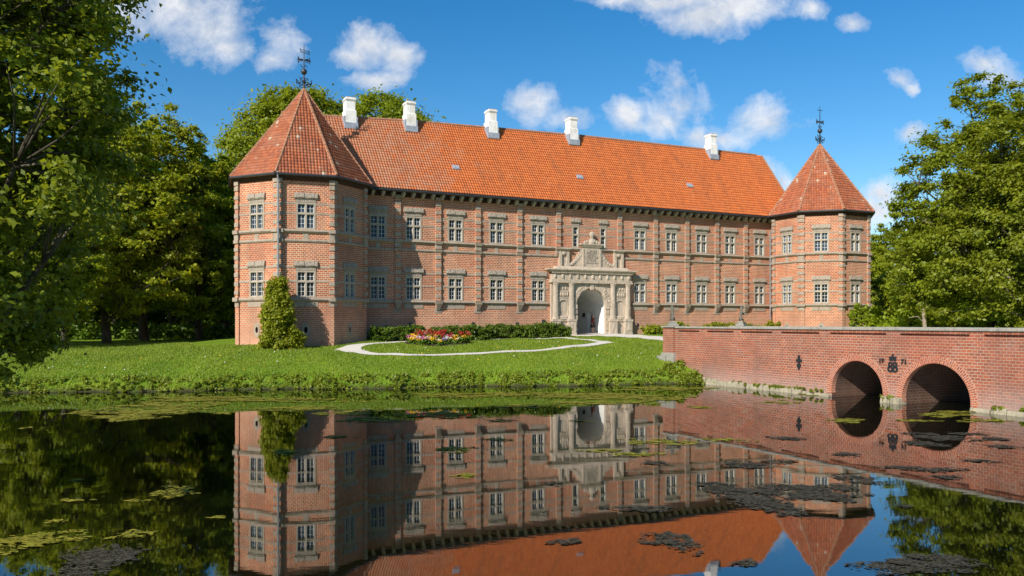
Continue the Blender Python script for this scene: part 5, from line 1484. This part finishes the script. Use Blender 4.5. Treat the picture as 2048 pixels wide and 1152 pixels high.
# ---------------------------------------------------------------- world, sun, camera
SUN_EL = 33.6; TS = Vector((-.562, -.827, 0)).normalized()
w = bpy.data.worlds.new("World"); sc.world = w; w.use_nodes = True
t = NT('', world=w)
az = math.atan2(TS.x, TS.y)
sky = t.n('ShaderNodeTexSky', sky_type='NISHITA', sun_disc=False, sun_elevation=R(SUN_EL), sun_rotation=az % (2 * math.pi), altitude=0, air_density=1.0, dust_density=.3, ozone_density=2.5)
skc = t.n('ShaderNodeHueSaturation', ins={'Color': sky.outputs[0], 'Saturation': 1.42, 'Value': .80}).outputs[0]
dirv = t.vmath('NORMALIZE', t.n('ShaderNodeTexCoord').outputs['Generated'])
sp = t.n('ShaderNodeSeparateXYZ', ins={0: dirv}).outputs
yy = t.math('MAXIMUM', sp[1], .05)
P = t.n('ShaderNodeCombineXYZ', ins={0: t.math('DIVIDE', sp[0], yy), 1: t.math('DIVIDE', sp[2], yy), 2: 0.0}).outputs[0]
nz = t.noise(P, 7.0, 6, .6, out=1)
Pw = t.vmath('MULTIPLY_ADD', t.vmath('SUBTRACT', nz, (.5, .5, .5)), (.06, .05, 0), P)
CL = [(330, 10, 170, 60), (420, 55, 100, 55), (460, 85, 60, 30), (280, 0, 120, 40), (555, 80, 50, 52), (545, 118, 36, 26), (745, 85, 64, 44), (800, 105, 40, 30), (710, 110, 45, 26), (745, 152, 60, 22),
      (1330, -5, 140, 22), (1400, 25, 90, 36), (1480, 10, 110, 34), (1240, -4, 90, 14), (1620, 20, 46, 22), (1710, 50, 30, 22),
      (1352, 158, 50, 50), (1350, 205, 72, 52), (1322, 240, 60, 44), (1250, 232, 32, 36), (1070, 205, 52, 38), (1130, 235, 44, 22), (1535, 250, 64, 48), (1450, 270, 52, 24), (1395, 272, 40, 26), (1800, 163, 40, 26), (1825, 180, 18, 16), (1962, 125, 56, 34), (1990, 155, 60, 40), (1820, 268, 36, 22), (1762, 392, 40, 32), (1750, 425, 50, 30), (1540, 340, 46, 34), (1570, 365, 30, 26)]
dens = None
for cx, cy, rx, ry in CL:
    ux, uy, ax, ay = (cx - 1024) / F, (HOR - cy) / F, F / rx / 1.25, F / ry / 1.25
    L = t.vmath('LENGTH', t.vmath('MULTIPLY_ADD', Pw, (ax, ay, 0), (-ux * ax, -uy * ay, 0)))
    dens = t.math('SUBTRACT', 1.0, L) if dens is None else t.math('SMOOTH_MAX', dens, t.math('SUBTRACT', 1.0, L), .25)
f1 = t.noise(Pw, 12, 10, .64); f2 = t.noise(t.vmath('ADD', Pw, (.012, -.02, 0)), 13, 5, .6)
front = t.math('GREATER_THAN', sp[1], .1)
dd = t.math('ADD', dens, t.math('MULTIPLY', t.math('SUBTRACT', f1, .505), 2.9))
mask = t.math('MULTIPLY', t.ramp(dd, (.02, 0), (1.15, .97), interp='LINEAR'), front)
shade = t.math('ADD', .5, t.math('MULTIPLY', t.math('SUBTRACT', f1, f2), 2.2), clamp=True)
lit = t.math('MULTIPLY', t.math('ADD', shade, t.ramp(dd, (.15, .3), (1.6, 0))), 1.0, clamp=True)
CS = 1.0
cc = t.mix(lit, (2.7 * CS, 3.15 * CS, 3.9 * CS), (5.7 * CS, 5.75 * CS, 5.9 * CS))
fin = t.mix(mask, skc, cc)
bg = t.n('ShaderNodeBackground', ins={'Color': fin, 'Strength': .125})
t.t.links.new(bg.outputs[0], t.n('ShaderNodeOutputWorld').inputs[0])
w.cycles.sampling_method = 'MANUAL'; w.cycles.sample_map_resolution = 512

sl = bpy.data.lights.new('sun', 'SUN'); sl.energy = 4.8; sl.angle = R(.5); sl.color = (1, .94, .84)
so = bpy.data.objects.new('sun', sl); COL.objects.link(so)
e = R(SUN_EL); to_sun = Vector((TS.x * math.cos(e), TS.y * math.cos(e), math.sin(e)))
so.rotation_euler = to_sun.to_track_quat('Z', 'Y').to_euler(); so.location = (-30, -40, 40)

cam = bpy.data.cameras.new('camera'); co = bpy.data.objects.new('camera', cam); COL.objects.link(co)
co.location = (0, 0, EYE); co.rotation_euler = (R(90), 0, 0)
cam.sensor_width = 36; cam.lens = 36 * F / 2048; cam.shift_y = (HOR - 576) / 2048; cam.clip_start = .1; cam.clip_end = 5000
sc.camera = co
sc.view_settings.view_transform = 'Standard'; sc.view_settings.look = 'None'; sc.view_settings.exposure = .45; sc.view_settings.gamma = 1
sc.cycles.use_denoising = True
sc.cycles.max_bounces = 8; sc.cycles.transparent_max_bounces = 4
